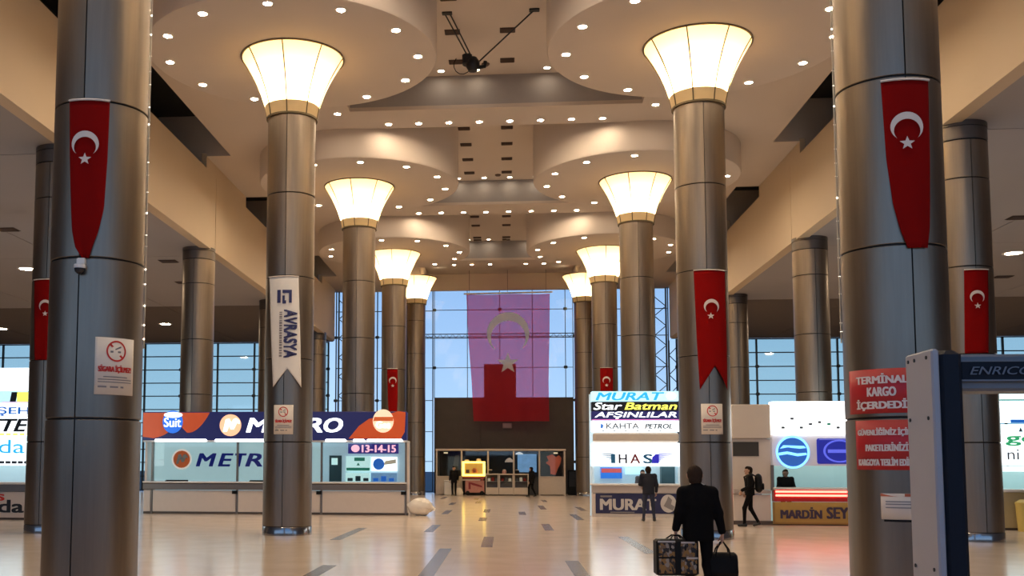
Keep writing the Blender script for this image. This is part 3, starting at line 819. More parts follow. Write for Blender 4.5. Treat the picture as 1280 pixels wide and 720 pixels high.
# ------------------------------------------------------------------ ticket counters
class Kiosk:
    """builds parts in hall coordinates under one thing"""
    def __init__(s, name, label, cat, loc, group=None):
        s.t = thing(name, label, cat, loc, 0, group); s.o = np.array(loc, float)
    def add(s, mb, name, m, parent=None, smooth=False):
        mb.v = [tuple(np.array(v) - s.o) for v in mb.v]
        return mb.build(name, m, parent or s.t, smooth=smooth)
    def box(s, name, b, m, parent=None, c=0):
        mb = MB(); (mb.cbox(*b, c) if c else mb.box(*b)); return s.add(mb, name, m, parent)
    def poly(s, name, pts, y0, y1, m, parent=None): return s.add(MB().prism(pts, y0, y1), name, m, parent)
    def disc(s, name, cx, cz, rx, rz, y0, y1, m, parent=None): return s.add(MB().disc(cx, cz, rx, rz, y0, y1), name, m, parent)
    def text(s, body, x0, x1, z0, z1, y, m, parent=None, **k):
        ox, oy, oz = s.o
        return text(body, x0 - ox, x1 - ox, z0 - oz, z1 - oz, y - oy, m, parent or s.t, **k)

counterm = mat('pale_counter_panel', (.70, .62, .57), .5, var=.04)
ledgem = mat('brushed_ledge', (.22, .19, .17), .35, .7)
topm = mat('white_counter_top', (.80, .78, .76), .35)
navysign = mat('navy_sign_face', (.012, .014, .075), .35, emit=.3, ecol=(.016, .02, .14))
orangesign = mat('orange_sign_face', (.55, .09, .02), .35, emit=.28, ecol=(.60, .075, .012))
litwhite = mat('lit_white', (.9, .9, .9), .4, emit=1.25, ecol=(.86, .95, 1))
tubem = mat('fluorescent_tube', (1, 1, 1), .4, emit=4.5, ecol=(.92, .97, 1))
tealpane = mat('frosted_teal_panel', (.36, .46, .46), .4, emit=.42, ecol=(.62, .90, .95))
blueink = mat('blue_lettering', (.012, .03, .30), .5, emit=.2, ecol=(.01, .02, .32))
orangeink = mat('orange_emblem', (.62, .14, .04), .5, emit=.3, ecol=(.7, .13, .03))
suitblue = mat('lit_blue_badge', (.02, .12, .55), .4, emit=.8, ecol=(.015, .13, .62))
paleorange = mat('lit_pale_orange', (.9, .6, .4), .4, emit=.6, ecol=(.95, .55, .32))
interior = mat('glowing_interior_wall', (.52, .62, .66), .6, emit=.30, ecol=(.55, .78, .92))  # wall glows itself in place of the light inside the booths
dteal = mat('dark_teal_door', (.05, .11, .13), .5)
purple = mat('purple_sign', (.04, .03, .20), .4, emit=.5, ecol=(.035, .025, .24))
pinkl = mat('pink_lit_lettering', (.8, .4, .45), .4, emit=1.1, ecol=(.95, .45, .55))
screenm = mat('pale_lit_poster', (.6, .75, .72), .4, emit=.65, ecol=(.60, .90, .88))
greenm = mat('green_print', (.03, .25, .16), .5, emit=.25, ecol=(.03, .3, .2))
bluem = mat('bright_blue_print', (.02, .16, .60), .5, emit=.5, ecol=(.015, .15, .62))
beigep = mat('beige_print', (.6, .5, .38), .5, emit=.3, ecol=(.8, .65, .45))

# --- METRO counter
Y = 35.4
k = Kiosk('ticket_counter', 'long METRO ticket counter with navy and orange sign', 'counter', (-7.6, Y, 0))
XL, XR = -12.35, -3.06
posts = [-12.05, -9.0, -6.03, -3.10]
k.box('plinth', (XL, XR, Y + .04, Y + .5, 0, .07), mat('dark_plinth', (.12, .09, .075), .5))
for a, b in ((XL, -12.08), (-12.02, -9.03), (-8.97, -6.06), (-6.0, -3.13)):
    k.box('front_panel', (a + .01, b - .01, Y, Y + .06, .08, .82), counterm, c=.01)
for x in posts:
    p = k.box('post', (x - .03, x + .03, Y - .02, Y + .10, .0, 2.5), ledgem)
    if x != posts[0]: k.box('bracket', (x - .16, x + .02, Y - .06, Y - .02, .70, .82), blackm, p)
k.box('counter_ledge', (XL, XR, Y - .10, Y + .3, .84, 1.07), ledgem, c=.03)
k.box('counter_top', (XL, XR, Y - .14, Y + .5, 1.075, 1.13), topm, c=.015)
k.box('side_wall', (XR - .08, XR, Y + .1, Y + 1.05, 0, 2.5), counterm)
k.box('side_wall', (XL, XL + .08, Y + .1, Y + 1.05, 0, 2.5), counterm)
k.box('back_wall', (XL, XR, Y + 1.0, Y + 1.08, 0, 2.5), interior)
k.box('roof', (XL, XR, Y - .15, Y + 1.08, 2.5, 2.56), white)
for a, b in zip(posts[:-1], posts[1:]):
    k.box('glass_pane', (a + .03, b - .03, Y + .03, Y + .045, 1.14, 2.49), glass_kiosk)
# frosted panel with logo behind the first two bays
fp = k.box('frosted_panel', (-12.0, -9.03, Y + .10, Y + .14, 1.15, 2.48), tealpane)
fp2 = k.box('frosted_panel', (-8.97, -6.08, Y + .10, Y + .14, 1.15, 2.48), tealpane)
k.disc('emblem_halo', -11.02, 1.90, .36, .36, Y + .09, Y + .10, mat('pale_halo', (.9, .78, .7), .5, emit=.5), fp)
k.disc('emblem', -11.02, 1.90, .30, .30, Y + .08, Y + .09, orangeink, fp)
k.poly('emblem_mark', [(-11.22, 1.74), (-11.14, 1.74), (-11.06, 1.92), (-11.02, 1.80), (-10.94, 1.80), (-10.86, 1.98), (-10.80, 1.93), (-10.80, 2.0), (-10.88, 2.08), (-10.96, 2.06), (-11.0, 1.95), (-11.05, 2.08), (-11.14, 2.06)], Y + .07, Y + .08, white, fp)
x = -10.48
for ch, w_, pr in (('M', .68, fp), ('E', .50, fp), ('T', .36, fp), ('R', .56, fp2), ('O', .60, fp2)):
    k.text(ch, x, x + w_, 1.66, 2.10, Y + .09, blueink, pr, shear=.22, bold=.06); x += w_ + .11
    if ch == 'T': x = -8.72
for a, b in ((-11.55, -10.75), (-8.55, -7.9)):
    kk = Kiosk('keyboard_tray', 'thin black tray on the METRO counter top, ' + ('under the orange emblem' if a < -10 else 'half behind the banner column'), 'tray', (a, Y - .05, 1.13))
    kk.box('tray', (a, b, Y - .10, Y + .02, 1.13, 1.155), blackm, c=.008); kk.box('lip', (a, b, Y + .02, Y + .028, 1.13, 1.18), blackm)
# sign box
sg = k.box('sign_box', (XL, XR, Y - .22, Y + .30, 2.56, 3.55), navysign, c=.02)
SY = Y - .22
def curve(p0, p1, p2, n=10): return [tuple((1-t)**2*np.array(p0) + 2*t*(1-t)*np.array(p1) + t*t*np.array(p2)) for t in np.linspace(0, 1, n)]
k.poly('orange_swoosh', [(XL + .02, 2.68)] + curve((-11.95, 2.63), (-11.4, 2.72), (-11.25, 3.06), 8) + [(-11.05, 3.12)] + curve((-10.75, 2.82), (-10.35, 2.78), (-9.95, 3.52), 10) + [(XL + .02, 3.52)], SY - .02, SY, orangesign, sg)
k.poly('orange_swoosh', curve((-5.05, 2.62), (-4.45, 3.40), (-4.1, 3.48), 10) + [(-3.10, 3.52), (-3.12, 2.85), (-3.3, 2.62)], SY - .02, SY, orangesign, sg) if False else \
    k.poly('orange_swoosh', [(-5.05, 2.62), (-3.25, 2.62), (-3.12, 2.85), (-3.09, 3.52), (-3.35, 3.56), (-3.9, 3.38), (-4.35, 3.30), (-4.7, 3.05)], SY - .02, SY, orangesign, sg)
bd = k.disc('badge', -11.26, 3.20, .36, .40, SY - .05, SY - .02, suitblue, sg)
k.disc('badge_top', -11.24, 3.44, .33, .10, SY - .07, SY - .05, litwhite, bd)
k.text('Suit', -11.56, -10.96, 3.02, 3.34, SY - .055, litwhite, bd, bold=.02)
em = k.disc('emblem', -9.20, 3.08, .38, .38, SY - .05, SY - .02, paleorange, sg)
k.poly('emblem_mark', [(-9.45, 2.86), (-9.32, 2.86), (-9.24, 3.08), (-9.18, 2.94), (-9.08, 2.94), (-8.96, 3.18), (-8.88, 3.12), (-8.88, 3.24), (-9.0, 3.32), (-9.1, 3.28), (-9.16, 3.14), (-9.24, 3.30), (-9.36, 3.28)], SY - .07, SY - .05, litwhite, em)
x = -8.62
for ch, w_ in (('M', .78), ('E', .52), ('T', .50), ('R', .56), ('O', .62)):
    k.text(ch, x, x + w_, 2.84, 3.32, SY - .02, litwhite, sg, shear=.2, bold=.06); x += w_ + .09
bd = k.disc('badge', -3.86, 3.22, .36, .40, SY - .05, SY - .02, mat('lit_cream', (.9, .75, .6), .4, emit=.5, ecol=(1, .74, .5)), sg)
k.poly('badge_stripe', [(-4.2, 3.22), (-3.52, 3.22), (-3.50, 3.36), (-4.16, 3.36)], SY - .06, SY - .05, orangeink, bd)
k.text('Ges', -4.1, -3.62, 2.98, 3.20, SY - .055, litwhite, bd)
for a, b in ((-11.9, -10.05), (-9.75, -8.0), (-5.86, -5.15), (-4.9, -4.5), (-4.42, -3.2)):
    k.box('light_tube', (a, b, SY - .03, SY + .05, 2.52, 2.60), tubem, c=.02)
# office seen in the third bay
IW = Y + .99
dr = k.box('inner_door', (-5.92, -5.48, IW - .05, IW, 1.13, 2.05), dteal)
k.box('paper', (-5.84, -5.62, IW - .06, IW - .05, 1.72, 1.96), screenm, dr)
sn = k.box('number_sign', (-5.24, -3.45, IW - .10, IW, 2.12, 2.47), purple)
k.disc('sign_dot', -4.98, 2.30, .15, .13, IW - .11, IW - .10, pinkl, sn)
k.text('13-14-15', -4.74, -3.55, 2.17, 2.42, IW - .10, pinkl, sn, bold=.06)
for a, b, z0, z1, m_ in ((-5.32, -4.45, 1.50, 2.03, screenm), (-4.41, -3.50, 1.50, 2.0, litwhite)):
    ps = k.box('poster', (a, b, IW - .06, IW, z0, z1), m_)
    if a < -5:
        k.box('poster_print', (a + .3, b - .2, IW - .07, IW - .06, z1 - .17, z1 - .05), greenm, ps)
        k.box('poster_print', (a + .02, b - .02, IW - .07, IW - .06, z0 + .02, z0 + .12), greenm, ps)
        k.poly('poster_print', [(a + .38, z0 + .2), (a + .5, z0 + .2), (a + .44, z0 + .3)], IW - .07, IW - .06, greenm, ps)
    else:
        k.disc('poster_print', a + .26, (z0 + z1) / 2, .20, .20, IW - .07, IW - .06, bluem, ps)
        k.poly('poster_print', [(a + .42, z0 + .22), (b - .04, z0 + .28), (b - .04, z0 + .42), (a + .5, z0 + .36)], IW - .07, IW - .06, beigep, ps)
for a, b, m_ in ((-5.32, -4.45, screenm), (-4.41, -3.50, mat('mixed_blue_shelf', (.25, .35, .5), .5, emit=.35, ecol=(.25, .5, .8), var=.4, scale=12))):
    sh = k.box('shelf_unit', (a, b, IW - .14, IW, 1.13, 1.44), m_)
    for i in range(3): k.box('shelf_item', (a + .08 + .28*i, a + .26 + .28*i, IW - .2, IW - .14, 1.15, 1.26 + .07 * (i % 2)), bluem if a > -5 else dteal, sh, c=.01)
# white sack beside the counter
random.seed(11)
mb = MB(); nr, ns_ = 18, 28; rings = []
for i in range(nr + 1):
    f = math.pi * i / nr; rr = math.sin(f)
    rings.append([(.44 * rr * math.cos(a) * (1 + .07 * math.sin(3*a + i) + .05 * math.sin(7*a + 2.3*i)), .30 * rr * math.sin(a) * (1 + .05 * math.sin(4*a)), .29 - .29 * math.cos(f) * (1 + .09 * math.sin(2*a + i*.9)) + .03 * rr * math.sin(5*a + 1.7*i))
                  for a in [2*math.pi*q/ns_ for q in range(ns_)]])
mb.loft(rings)
sk = thing('white_sack', 'full white plastic sack slumped beside the METRO counter end', 'sack', (-2.60, 35.42, 0))
mb.build('sack', mat('white_plastic_sack', (.80, .74, .66), .35, bump=.8, scale=9), sk, smooth=True)
MB().tube([(.3, -.05, .36), (.42, -.08, .30), (.5, -.1, .2)], [.05, .03, .06], 8).build('tied_neck', MATS['white_plastic_sack'], sk, smooth=True)

# --- MURAT stand
k = Kiosk('ticket_stand', 'tall stand of lit bus company signs topped by MURAT', 'stand', (4.66, Y, 0))
XL, XR = 3.22, 6.12
cyan = mat('lit_pale_cyan', (.4, .7, .8), .4, emit=.85, ecol=(.50, .80, .92))
deepb = mat('lit_sky_blue_letter', (.02, .3, .7), .4, emit=.8, ecol=(.02, .40, .80))
blk = mat('lit_black_face', (.008, .008, .01), .4)
yell = mat('lit_yellow_letter', (.9, .85, .1), .4, emit=1.1, ecol=(.95, .92, .12))
nav2 = mat('lit_navy_face', (.02, .02, .10), .4, emit=.35, ecol=(.02, .02, .16))
magl = mat('lit_magenta_line', (.6, .1, .4), .4, emit=.8, ecol=(.75, .15, .5))
greyl = mat('lit_grey_letter', (.10, .13, .18), .5)
F = Y - .12
b1 = k.box('sign_box', (XL, XR, F, Y + .3, 3.89, 4.22), cyan, c=.01)
k.text('MURAT', 3.36, 5.62, 3.92, 4.18, F, deepb, b1, shear=.25, bold=.06)
k.disc('emblem', 5.86, 4.06, .16, .12, F - .01, F, litwhite, b1)
b2_ = k.box('sign_box', (XL, XR, F, Y + .3, 3.56, 3.87), blk, c=.01)
k.text('Star', 3.28, 4.22, 3.60, 3.84, F, litwhite, b2_, shear=.25, bold=.035); k.text('Batman', 4.32, 6.04, 3.60, 3.84, F, yell, b2_, shear=.25, bold=.04)
b3 = k.box('sign_box', (XL, XR, F, Y + .3, 3.25, 3.55), nav2, c=.01)
k.text('AFŞINLILAR', 3.32, 6.02, 3.29, 3.53, F, litwhite, b3, shear=.22, bold=.035)
k.box('stripe', (XL, XR, F - .01, F, 3.25, 3.27), magl, b3)
b4 = k.box('sign_box', (XL, XR, F, Y + .3, 2.86, 3.23), litwhite, c=.01)
k.text('KAHTA', 3.70, 4.78, 2.96, 3.14, F, greyl, b4, bold=.025); k.text('PETROL', 4.98, 5.88, 2.96, 3.12, F, greyl, b4, shear=.25, bold=.06)
k.poly('emblem', [(3.50, 2.98), (3.58, 2.98), (3.60, 3.08), (3.52, 3.14)], F - .01, F, bluem, b4)
for i in range(6): k.box('small_mark', (3.55 + .38 * i, 3.62 + .38 * i, F - .008, F, 2.88, 2.91), greyl, b4)
k.box('roller_shutter_box', (XL + .05, XR - .02, F + .02, Y + .3, 2.50, 2.83), mat('beige_shutter_box', (.62, .54, .47), .5), c=.05)
b5 = k.box('sign_box', (XL, XR, F, Y + .3, 1.70, 2.48), litwhite, c=.01)
bi = mat('blue_wing', (.02, .14, .34), .4, emit=.04, ecol=(.05, .4, .6)); ni = mat('dark_letter', (.03, .03, .06), .5); ri = mat('dark_red_letter', (.25, .02, .03), .5); vi = mat('violet_blue', (.03, .03, .5), .5, emit=.4, ecol=(.02, .02, .6))
for sx, cx in ((1, 3.62), (-1, 5.72)):
    for i in range(5):
        z = 2.10 - .055 * i; ln = .48 - .10 * i
        x0, x1 = (3.92 - ln, 3.92) if sx > 0 else (5.42, 5.42 + ln)
        k.poly('wing_bar', [(x0, z + .005) if sx > 0 else (x0, z - .022), (x1, z - .022) if sx > 0 else (x1, z + .005), (x1, z + .018), (x0, z + .018)], F - .01, F, bi if sx > 0 else vi, b5)
k.box('emblem_block', (3.84, 3.98, F - .012, F, 1.80, 2.11), bi, b5)
k.text('H', 4.10, 4.36, 1.80, 2.10, F, ni, b5, bold=.03); k.text('A', 4.48, 4.80, 1.80, 2.10, F, ri, b5, bold=.03); k.text('S', 4.92, 5.2, 1.80, 2.10, F, bi, b5, bold=.06)
k.poly('emblem_block', [(5.18, 1.80), (5.42, 1.80), (5.42, 2.11), (5.32, 2.11), (5.2, 2.0)], F - .012, F, vi, b5)
# office window and counter
k.box('back_wall', (XL, XR, Y + .95, Y + 1.05, 0, 4.2), interior)
k.box('side_wall', (XL, XL + .06, Y, Y + 1.0, 1.12, 1.70), interior); k.box('side_wall', (XR - .06, XR, Y, Y + 1.0, 1.12, 1.70), interior)
k.box('glass_pane', (XL + .06, XR - .06, Y + .02, Y + .035, 1.13, 1.69), glass_kiosk)
dk = k.box('display_screen', (3.58, 4.30, Y + .80, Y + .95, 1.28, 1.66), bluem)
k.box('screen_header', (3.60, 4.28, Y + .79, Y + .80, 1.48, 1.62), mat('red_lit_strip', (.5, .06, .06), .4, emit=.45, ecol=(.6, .10, .10)), dk)
k.box('display_screen', (4.42, 5.0, Y + .80, Y + .95, 1.42, 1.64), cyan)
k.box('dark_cabinet', (5.6, 6.05, Y + .6, Y + .95, 1.1, 1.69), dteal)
k.box('counter_top', (XL - .04, XR, Y - .16, Y + .5, 1.05, 1.12), topm, c=.02)
k.box('counter_ledge', (XL, XR, Y - .04, Y + .4, .80, 1.045), mat('grey_pink_ledge', (.48, .42, .40), .5))
k.box('counter_front', (XL, XR, Y, Y + .4, .0, .79), counterm)
nb = k.box('name_board', (XL + .10, XR, Y - .04, Y, .12, .78), mat('navy_board', (.018, .02, .085), .4), c=.01)
silver = mat('silver_letter', (.62, .58, .56), .4)
k.text('MURAT', 3.48, 5.30, .24, .60, Y - .04, silver, nb, bold=.06)
k.box('small_print', (3.48, 3.86, Y - .045, Y - .04, .66, .72), greyprint, nb)
k.box('small_print', (3.80, 4.6, Y - .045, Y - .04, .14, .18), greyprint, nb)
k.disc('emblem', 5.72, .46, .26, .30, Y - .05, Y - .04, silver, nb)
k.poly('emblem_mark', [(5.56, .38), (5.70, .30), (5.86, .22), (5.92, .36), (5.80, .44), (5.84, .58), (5.72, .70), (5.66, .56)], Y - .06, Y - .05, greyprint, nb)
for x in (4.05,): pass

# --- MARDİN counter
Y = 31.2
k = Kiosk('ticket_counter', 'MARDİN SEYAHAT ticket counter with red light tubes and yellow board', 'counter', (9.5, Y, 0))
wallm = mat('off_white_partition', (.66, .59, .53), .55, var=.03)
XR = 12.7
k.box('sign_housing', (6.95, 8.06, Y - .05, Y + .5, 2.52, 3.52), wallm, c=.02)
pw = k.box('partition_wall', (6.95, 8.06, Y + .05, Y + .5, 1.02, 2.51), wallm)
k.box('dark_opening', (6.98, 7.72, Y + .03, Y + .05, 2.0, 2.42), mat('dark_slot', (.04, .035, .03), .5), pw)
k.box('counter_ledge', (6.95, 8.02, Y - .08, Y + .3, .90, 1.01), mat('grey_pink_ledge', (.48, .42, .40), .5), c=.02)
k.box('front_panel', (6.95, 8.02, Y, Y + .06, .12, .88), counterm, c=.01)
k.box('plinth', (6.95, XR, Y + .03, Y + .3, 0, .11), mat('dark_plinth', (.12, .09, .075), .5))
lb = k.box('lightbox', (8.10, XR, Y - .08, Y + .3, 2.64, 3.60), mat('lit_white_strong', (.9, .9, .9), .4, emit=2.6, ecol=(.95, 1, 1)), c=.01)
random.seed(5)
for i in range(9): 
    x = 8.35 + .26 * i; z = 2.80 + .16 * (i % 3 == 1) + .1 * (i % 2)
    k.box('small_mark', (x, x + .10, Y - .09, Y - .08, z, z + .07), greyl if i != 5 else greenm, lb)
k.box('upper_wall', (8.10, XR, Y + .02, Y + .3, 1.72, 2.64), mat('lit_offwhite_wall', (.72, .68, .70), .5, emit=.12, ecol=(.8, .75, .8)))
nb = k.disc('round_sign', 8.66, 2.12, .46, .46, Y - .06, Y + .02, mat('blue_globe', (.03, .10, .38), .4, emit=.6, ecol=(.02, .11, .42)))
k.add(MB().ring(8.66, 2.12, .48, .42, Y - .08, Y - .06), 'neon_ring', mat('blue_neon', (.3, .6, 1), .4, emit=1.5, ecol=(.16, .50, 1)), nb)
k.poly('swoosh', [(8.26, 2.02), (8.50, 2.06), (8.80, 2.0), (9.06, 2.04), (9.04, 2.10), (8.78, 2.08), (8.50, 2.14), (8.26, 2.10)], Y - .08, Y - .06, MATS['blue_neon'], nb)
k.poly('swoosh', [(8.30, 2.22), (8.52, 2.26), (8.86, 2.22), (9.04, 2.24), (8.98, 2.30), (8.70, 2.31), (8.40, 2.32)], Y - .08, Y - .06, MATS['blue_neon'], nb)
rb = k.box('oval_sign', (9.36, 10.62, Y - .05, Y + .02, 1.78, 2.52), mat('navy_lit_panel', (.015, .02, .22), .4, emit=.6, ecol=(.012, .018, .30)), c=.04)
k.add(MB().ring(9.99, 2.15, .46, .40, Y - .06, Y - .05, ez=.72), 'sign_ring', mat('violet_ring', (.1, .12, .6), .4, emit=.7, ecol=(.10, .13, .75)), rb)
k.box('sign_bar', (9.66, 10.32, Y - .06, Y - .05, 2.10, 2.20), MATS['violet_ring'], rb)
k.box('glass_pane', (8.10, XR, Y + .02, Y + .035, 1.1, 1.72), glass_kiosk)
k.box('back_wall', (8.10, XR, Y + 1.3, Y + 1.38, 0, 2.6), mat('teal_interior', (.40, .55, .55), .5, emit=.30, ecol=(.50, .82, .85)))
k.box('post', (8.04, 8.12, Y - .04, Y + .1, 1.0, 1.74), ledgem)
k.box('counter_top', (8.08, XR, Y - .16, Y + .5, 1.03, 1.09), topm, c=.015)
lx = k.box('light_strip_bed', (8.10, XR, Y - .04, Y + .2, .68, 1.02), mat('red_lacquer', (.35, .015, .012), .3))
for z in (.94, .83):
    k.box('red_light_tube', (8.14, XR, Y - .09, Y - .04, z, z + .06), mat('red_neon', (1, .3, .25), .4, emit=2.6, ecol=(1, .22, .15)), lx, c=.015)
yb = k.box('yellow_board', (8.06, XR, Y - .06, Y, .03, .67), mat('ochre_yellow_board', (.46, .30, .07), .5, var=.1))
dl = mat('dark_purple_letter', (.05, .035, .07), .5)
k.text('MARDİN', 8.28, 9.42, .20, .52, Y - .07, dl, yb, bold=.06); k.text('SEYAHAT', 9.58, 11.2, .20, .52, Y - .07, dl, yb, bold=.06)
k.box('board_frame', (8.06, XR, Y - .075, Y - .06, .03, .08), mat('ochre_dark', (.36, .20, .05), .5), yb); k.box('board_frame', (8.06, 8.11, Y - .075, Y - .06, .08, .67), MATS['ochre_dark'], yb)

# --- company sign stack at the far METRO-side edge
Y = 30.8
k = Kiosk('ticket_stand', 'stack of lit company signs at the edge beyond the pennant aisle column', 'stand', (-15.6, Y, 0))
XL, XR = -17.8, -13.2
b1 = k.box('sign_box', (XL, XR, Y, Y + .4, 4.0, 4.70), litwhite, c=.01)
b2_ = k.box('sign_box', (XL, XR, Y, Y + .4, 3.60, 3.98), cyan, c=.01)
k.poly('black_wedge', [(-15.05, 3.64), (-14.86, 3.64), (-14.80, 3.94), (-15.0, 3.94)], Y - .01, Y, blk, b2_)
k.box('yellow_block', (-14.82, -14.2, Y - .01, Y, 3.64, 3.94), yell, b2_)
k.box('stripe', (-15.3, -14.3, Y - .01, Y, 3.60, 3.63), magl, b2_)
b3 = k.box('sign_box', (XL, XR, Y, Y + .4, 3.16, 3.58), litwhite, c=.01)
k.text('ŞEHİR', -15.46, -13.75, 3.20, 3.54, Y, bluem, b3, bold=.03)
b4 = k.box('sign_box', (XL, XR, Y, Y + .4, 2.58, 3.14), litwhite, c=.01)
k.text('TTE', -15.72, -14.42, 2.72, 3.10, Y, blk, b4, shear=.3, bold=.06)
for i in range(5): k.box('small_mark', (-15.35 + .22 * i, -15.2 + .22 * i, Y - .01, Y, 2.60, 2.66), yell, b4)
b5 = k.box('sign_box', (XL, XR, Y, Y + .4, 1.92, 2.56), mat('lit_pale_aqua', (.6, .85, .88), .4, emit=1.2, ecol=(.72, .95, 1)), c=.01)
k.text('da', -15.36, -14.52, 2.04, 2.46, Y, deepb, b5, bold=0)
b6 = k.box('sign_box', (XL, XR, Y, Y + .4, 1.66, 1.90), litwhite, c=.01)
for i in range(5): k.box('small_mark', (-15.32 + .2 * i, -15.16 + .2 * i, Y - .01, Y, 1.72, 1.80), greyl, b6)
k.box('back_wall', (XL, XR, Y + 1.2, Y + 1.3, 0, 1.66), interior)
k.box('glass_pane', (XL, XR, Y + .02, Y + .035, 1.16, 1.65), glass_kiosk)
k.box('counter_top', (XL, XR, Y - .15, Y + .5, 1.08, 1.15), topm, c=.02)
k.box('counter_ledge', (XL, XR, Y - .04, Y + .4, .86, 1.075), ledgem)
fb = k.box('counter_front', (XL, XR, Y, Y + .4, .06, .85), counterm)
k.text('da', -15.30, -14.50, .22, .60, Y, blk, fb, bold=.06); k.text('s', -15.36, -15.12, .58, .78, Y, redprint, fb, bold=.06)
k.box('plinth', (XL, XR, Y + .04, Y + .4, 0, .06), mat('dark_plinth', (.12, .09, .075), .5))

# --- company sign stack seen through the metal detector
Y = 29.5
k = Kiosk('ticket_stand', 'lit green and white signs over a yellow counter beyond metal detector', 'stand', (15.2, Y, 0))
XL, XR = 13.3, 17.4
aqua = MATS['lit_pale_aqua']
b1 = k.box('sign_box', (XL, XR, Y, Y + .4, 3.50, 3.84), aqua, c=.01)
k.box('stripe', (XL, XR, Y - .01, Y, 3.50, 3.54), greenm, b1)
b2_ = k.box('sign_box', (XL, XR, Y, Y + .4, 2.92, 3.48), litwhite, c=.01)
k.box('blue_bar', (14.0, 15.4, Y - .01, Y, 2.90, 2.99), bluem, b2_)
b3 = k.box('sign_box', (XL, XR, Y, Y + .4, 2.62, 2.86), aqua, c=.01)
k.poly('small_mark', [(14.2, 2.66), (14.3, 2.66), (14.25, 2.78)], Y - .01, Y, greyl, b3)
b4 = k.box('sign_box', (XL, XR, Y, Y + .4, 1.74, 2.60), litwhite, c=.01)
k.text('go', 13.86, 14.70, 2.28, 2.54, Y, mat('green_lit_letter', (.05, .5, .2), .4, emit=.4, ecol=(.04, .5, .2)), b4, bold=.06)
k.text('ni o', 13.88, 14.60, 1.90, 2.18, Y, greyl, b4, bold=0)
k.box('sign_box', (XL, XR, Y, Y + .4, 1.58, 1.72), aqua, c=.01)
k.box('back_wall', (XL, XR, Y + 1.2, Y + 1.3, 0, 1.6), mat('teal_interior', (.40, .55, .55), .5))
k.box('glass_pane', (XL, XR, Y + .02, Y + .035, 1.12, 1.57), glass_kiosk)
k.box('counter_top', (XL, XR, Y - .15, Y + .5, 1.02, 1.10), topm, c=.02)
k.box('counter_front', (XL, XR, Y, Y + .4, .06, 1.01), mat('pale_ochre_front', (.55, .46, .26), .5, var=.12, scale=2))
k.box('plinth', (XL, XR, Y + .04, Y + .4, 0, .06), mat('dark_plinth', (.12, .09, .075), .5))
bt = thing('yellow_bin', 'yellow bin standing before the counter seen through metal detector', 'bin', (14.02, 29.0, 0))
MB().lathe([(.0001, 0), (.17, 0), (.21, .7), (.0001, .7)], 18).build('bin_body', mat('yellow_plastic', (.6, .46, .12), .5), bt, smooth=True)
MB().lathe([(.22, .7), (.22, .76), (.10, .84), (.0001, .84)], 18).build('bin_lid', MATS['yellow_plastic'], bt, smooth=True)
# ------------------------------------------------------------------ snack kiosk at the back
Y = 61.8
k = Kiosk('snack_kiosk', 'glazed snack kiosk with pale frame under the dark back wall', 'kiosk', (0, Y, 0))
frm = mat('pale_kiosk_frame', (.58, .50, .43), .45)
bx = [-3.77, -2.28, -.71, .81, 2.32, 3.80]
for x in bx: k.box('post', (x - .05, x + .05, Y - .05, Y + .06, 0, 2.62), frm)
k.box('top_rail', (-3.85, 3.88, Y - .08, Y + .10, 2.62, 2.74), frm, c=.02)
k.box('roof', (-3.82, 3.85, Y + .1, Y + 2.6, 2.60, 2.68), mat('dark_roof_sheet', (.06, .05, .045), .6))
k.box('back_wall', (-3.82, 3.85, Y + 2.5, Y + 2.6, 0, 2.62), mat('dark_kiosk_wall', (.05, .05, .055), .6))
for s in (-3.80, 3.78): k.box('side_wall', (s, s + .05, Y + .06, Y + 2.5, 0, 2.62), frm)
for a, b in ((-3.72, -2.33), (2.37, 3.75)):
    k.box('front_panel', (a, b, Y - .02, Y + .03, .04, 1.06), frm, c=.01)
for i in range(5):
    k.box('glass_pane', (bx[i] + .05, bx[i+1] - .05, Y, Y + .012, 1.10, 2.60), glass_kiosk)
k.box('sill', (-3.77, -2.28, Y - .06, Y + .06, 1.06, 1.12), frm); k.box('sill', (2.32, 3.8, Y - .06, Y + .06, 1.06, 1.12), frm)
k.box('dark_opening', (-2.23, 2.27, Y + .3, Y + .34, .02, 1.08), mat('dark_kiosk_wall', (.05, .05, .055), .6))
for x in (-3.25, 3.30): k.box('ceiling_spot', (x - .12, x + .12, Y + .3, Y + .5, 2.46, 2.54), mat('dim_warm_spot', (.8, .7, .5), .5, emit=.7, ecol=(1, .75, .45)))
# posters / screens inside
tv = k.box('blue_screen', (1.05, 2.2, Y + 1.4, Y + 1.46, 1.35, 2.45), mat('blue_screen_glow', (.15, .3, .55), .4, emit=.55, ecol=(.18, .36, .62), var=.5, scale=4))
k.box('screen_edge', (1.0, 1.05, Y + 1.38, Y + 1.46, 1.3, 2.5), blackm, tv)
red = mat('orange_red_poster', (.5, .09, .05), .5, emit=.22, ecol=(.7, .12, .05), var=.5, scale=5)
k.poly('red_poster', [(3.0, 1.25), (3.3, 1.2), (3.42, 1.55), (3.58, 1.85), (3.66, 2.2), (3.5, 2.38), (3.34, 2.26), (3.12, 2.42), (2.78, 2.32), (2.9, 2.05), (2.72, 1.92), (2.98, 1.72)], Y + .7, Y + .75, red)
k.poly('grey_hanging_cloth', [(-2.9, 1.4), (-2.55, 1.3), (-2.45, 2.4), (-2.7, 2.35)], Y + .7, Y + .76, mat('grey_cloth', (.2, .18, .17), .8))
k.add(MB().lathe([(.28, 1.95), (.22, 2.08), (.08, 2.2), (.0001, 2.22)], 16, .55, Y + .8), 'hood_lamp', mat('pinkish_shade', (.7, .55, .48), .5, emit=.25, ecol=(.9, .65, .5)))
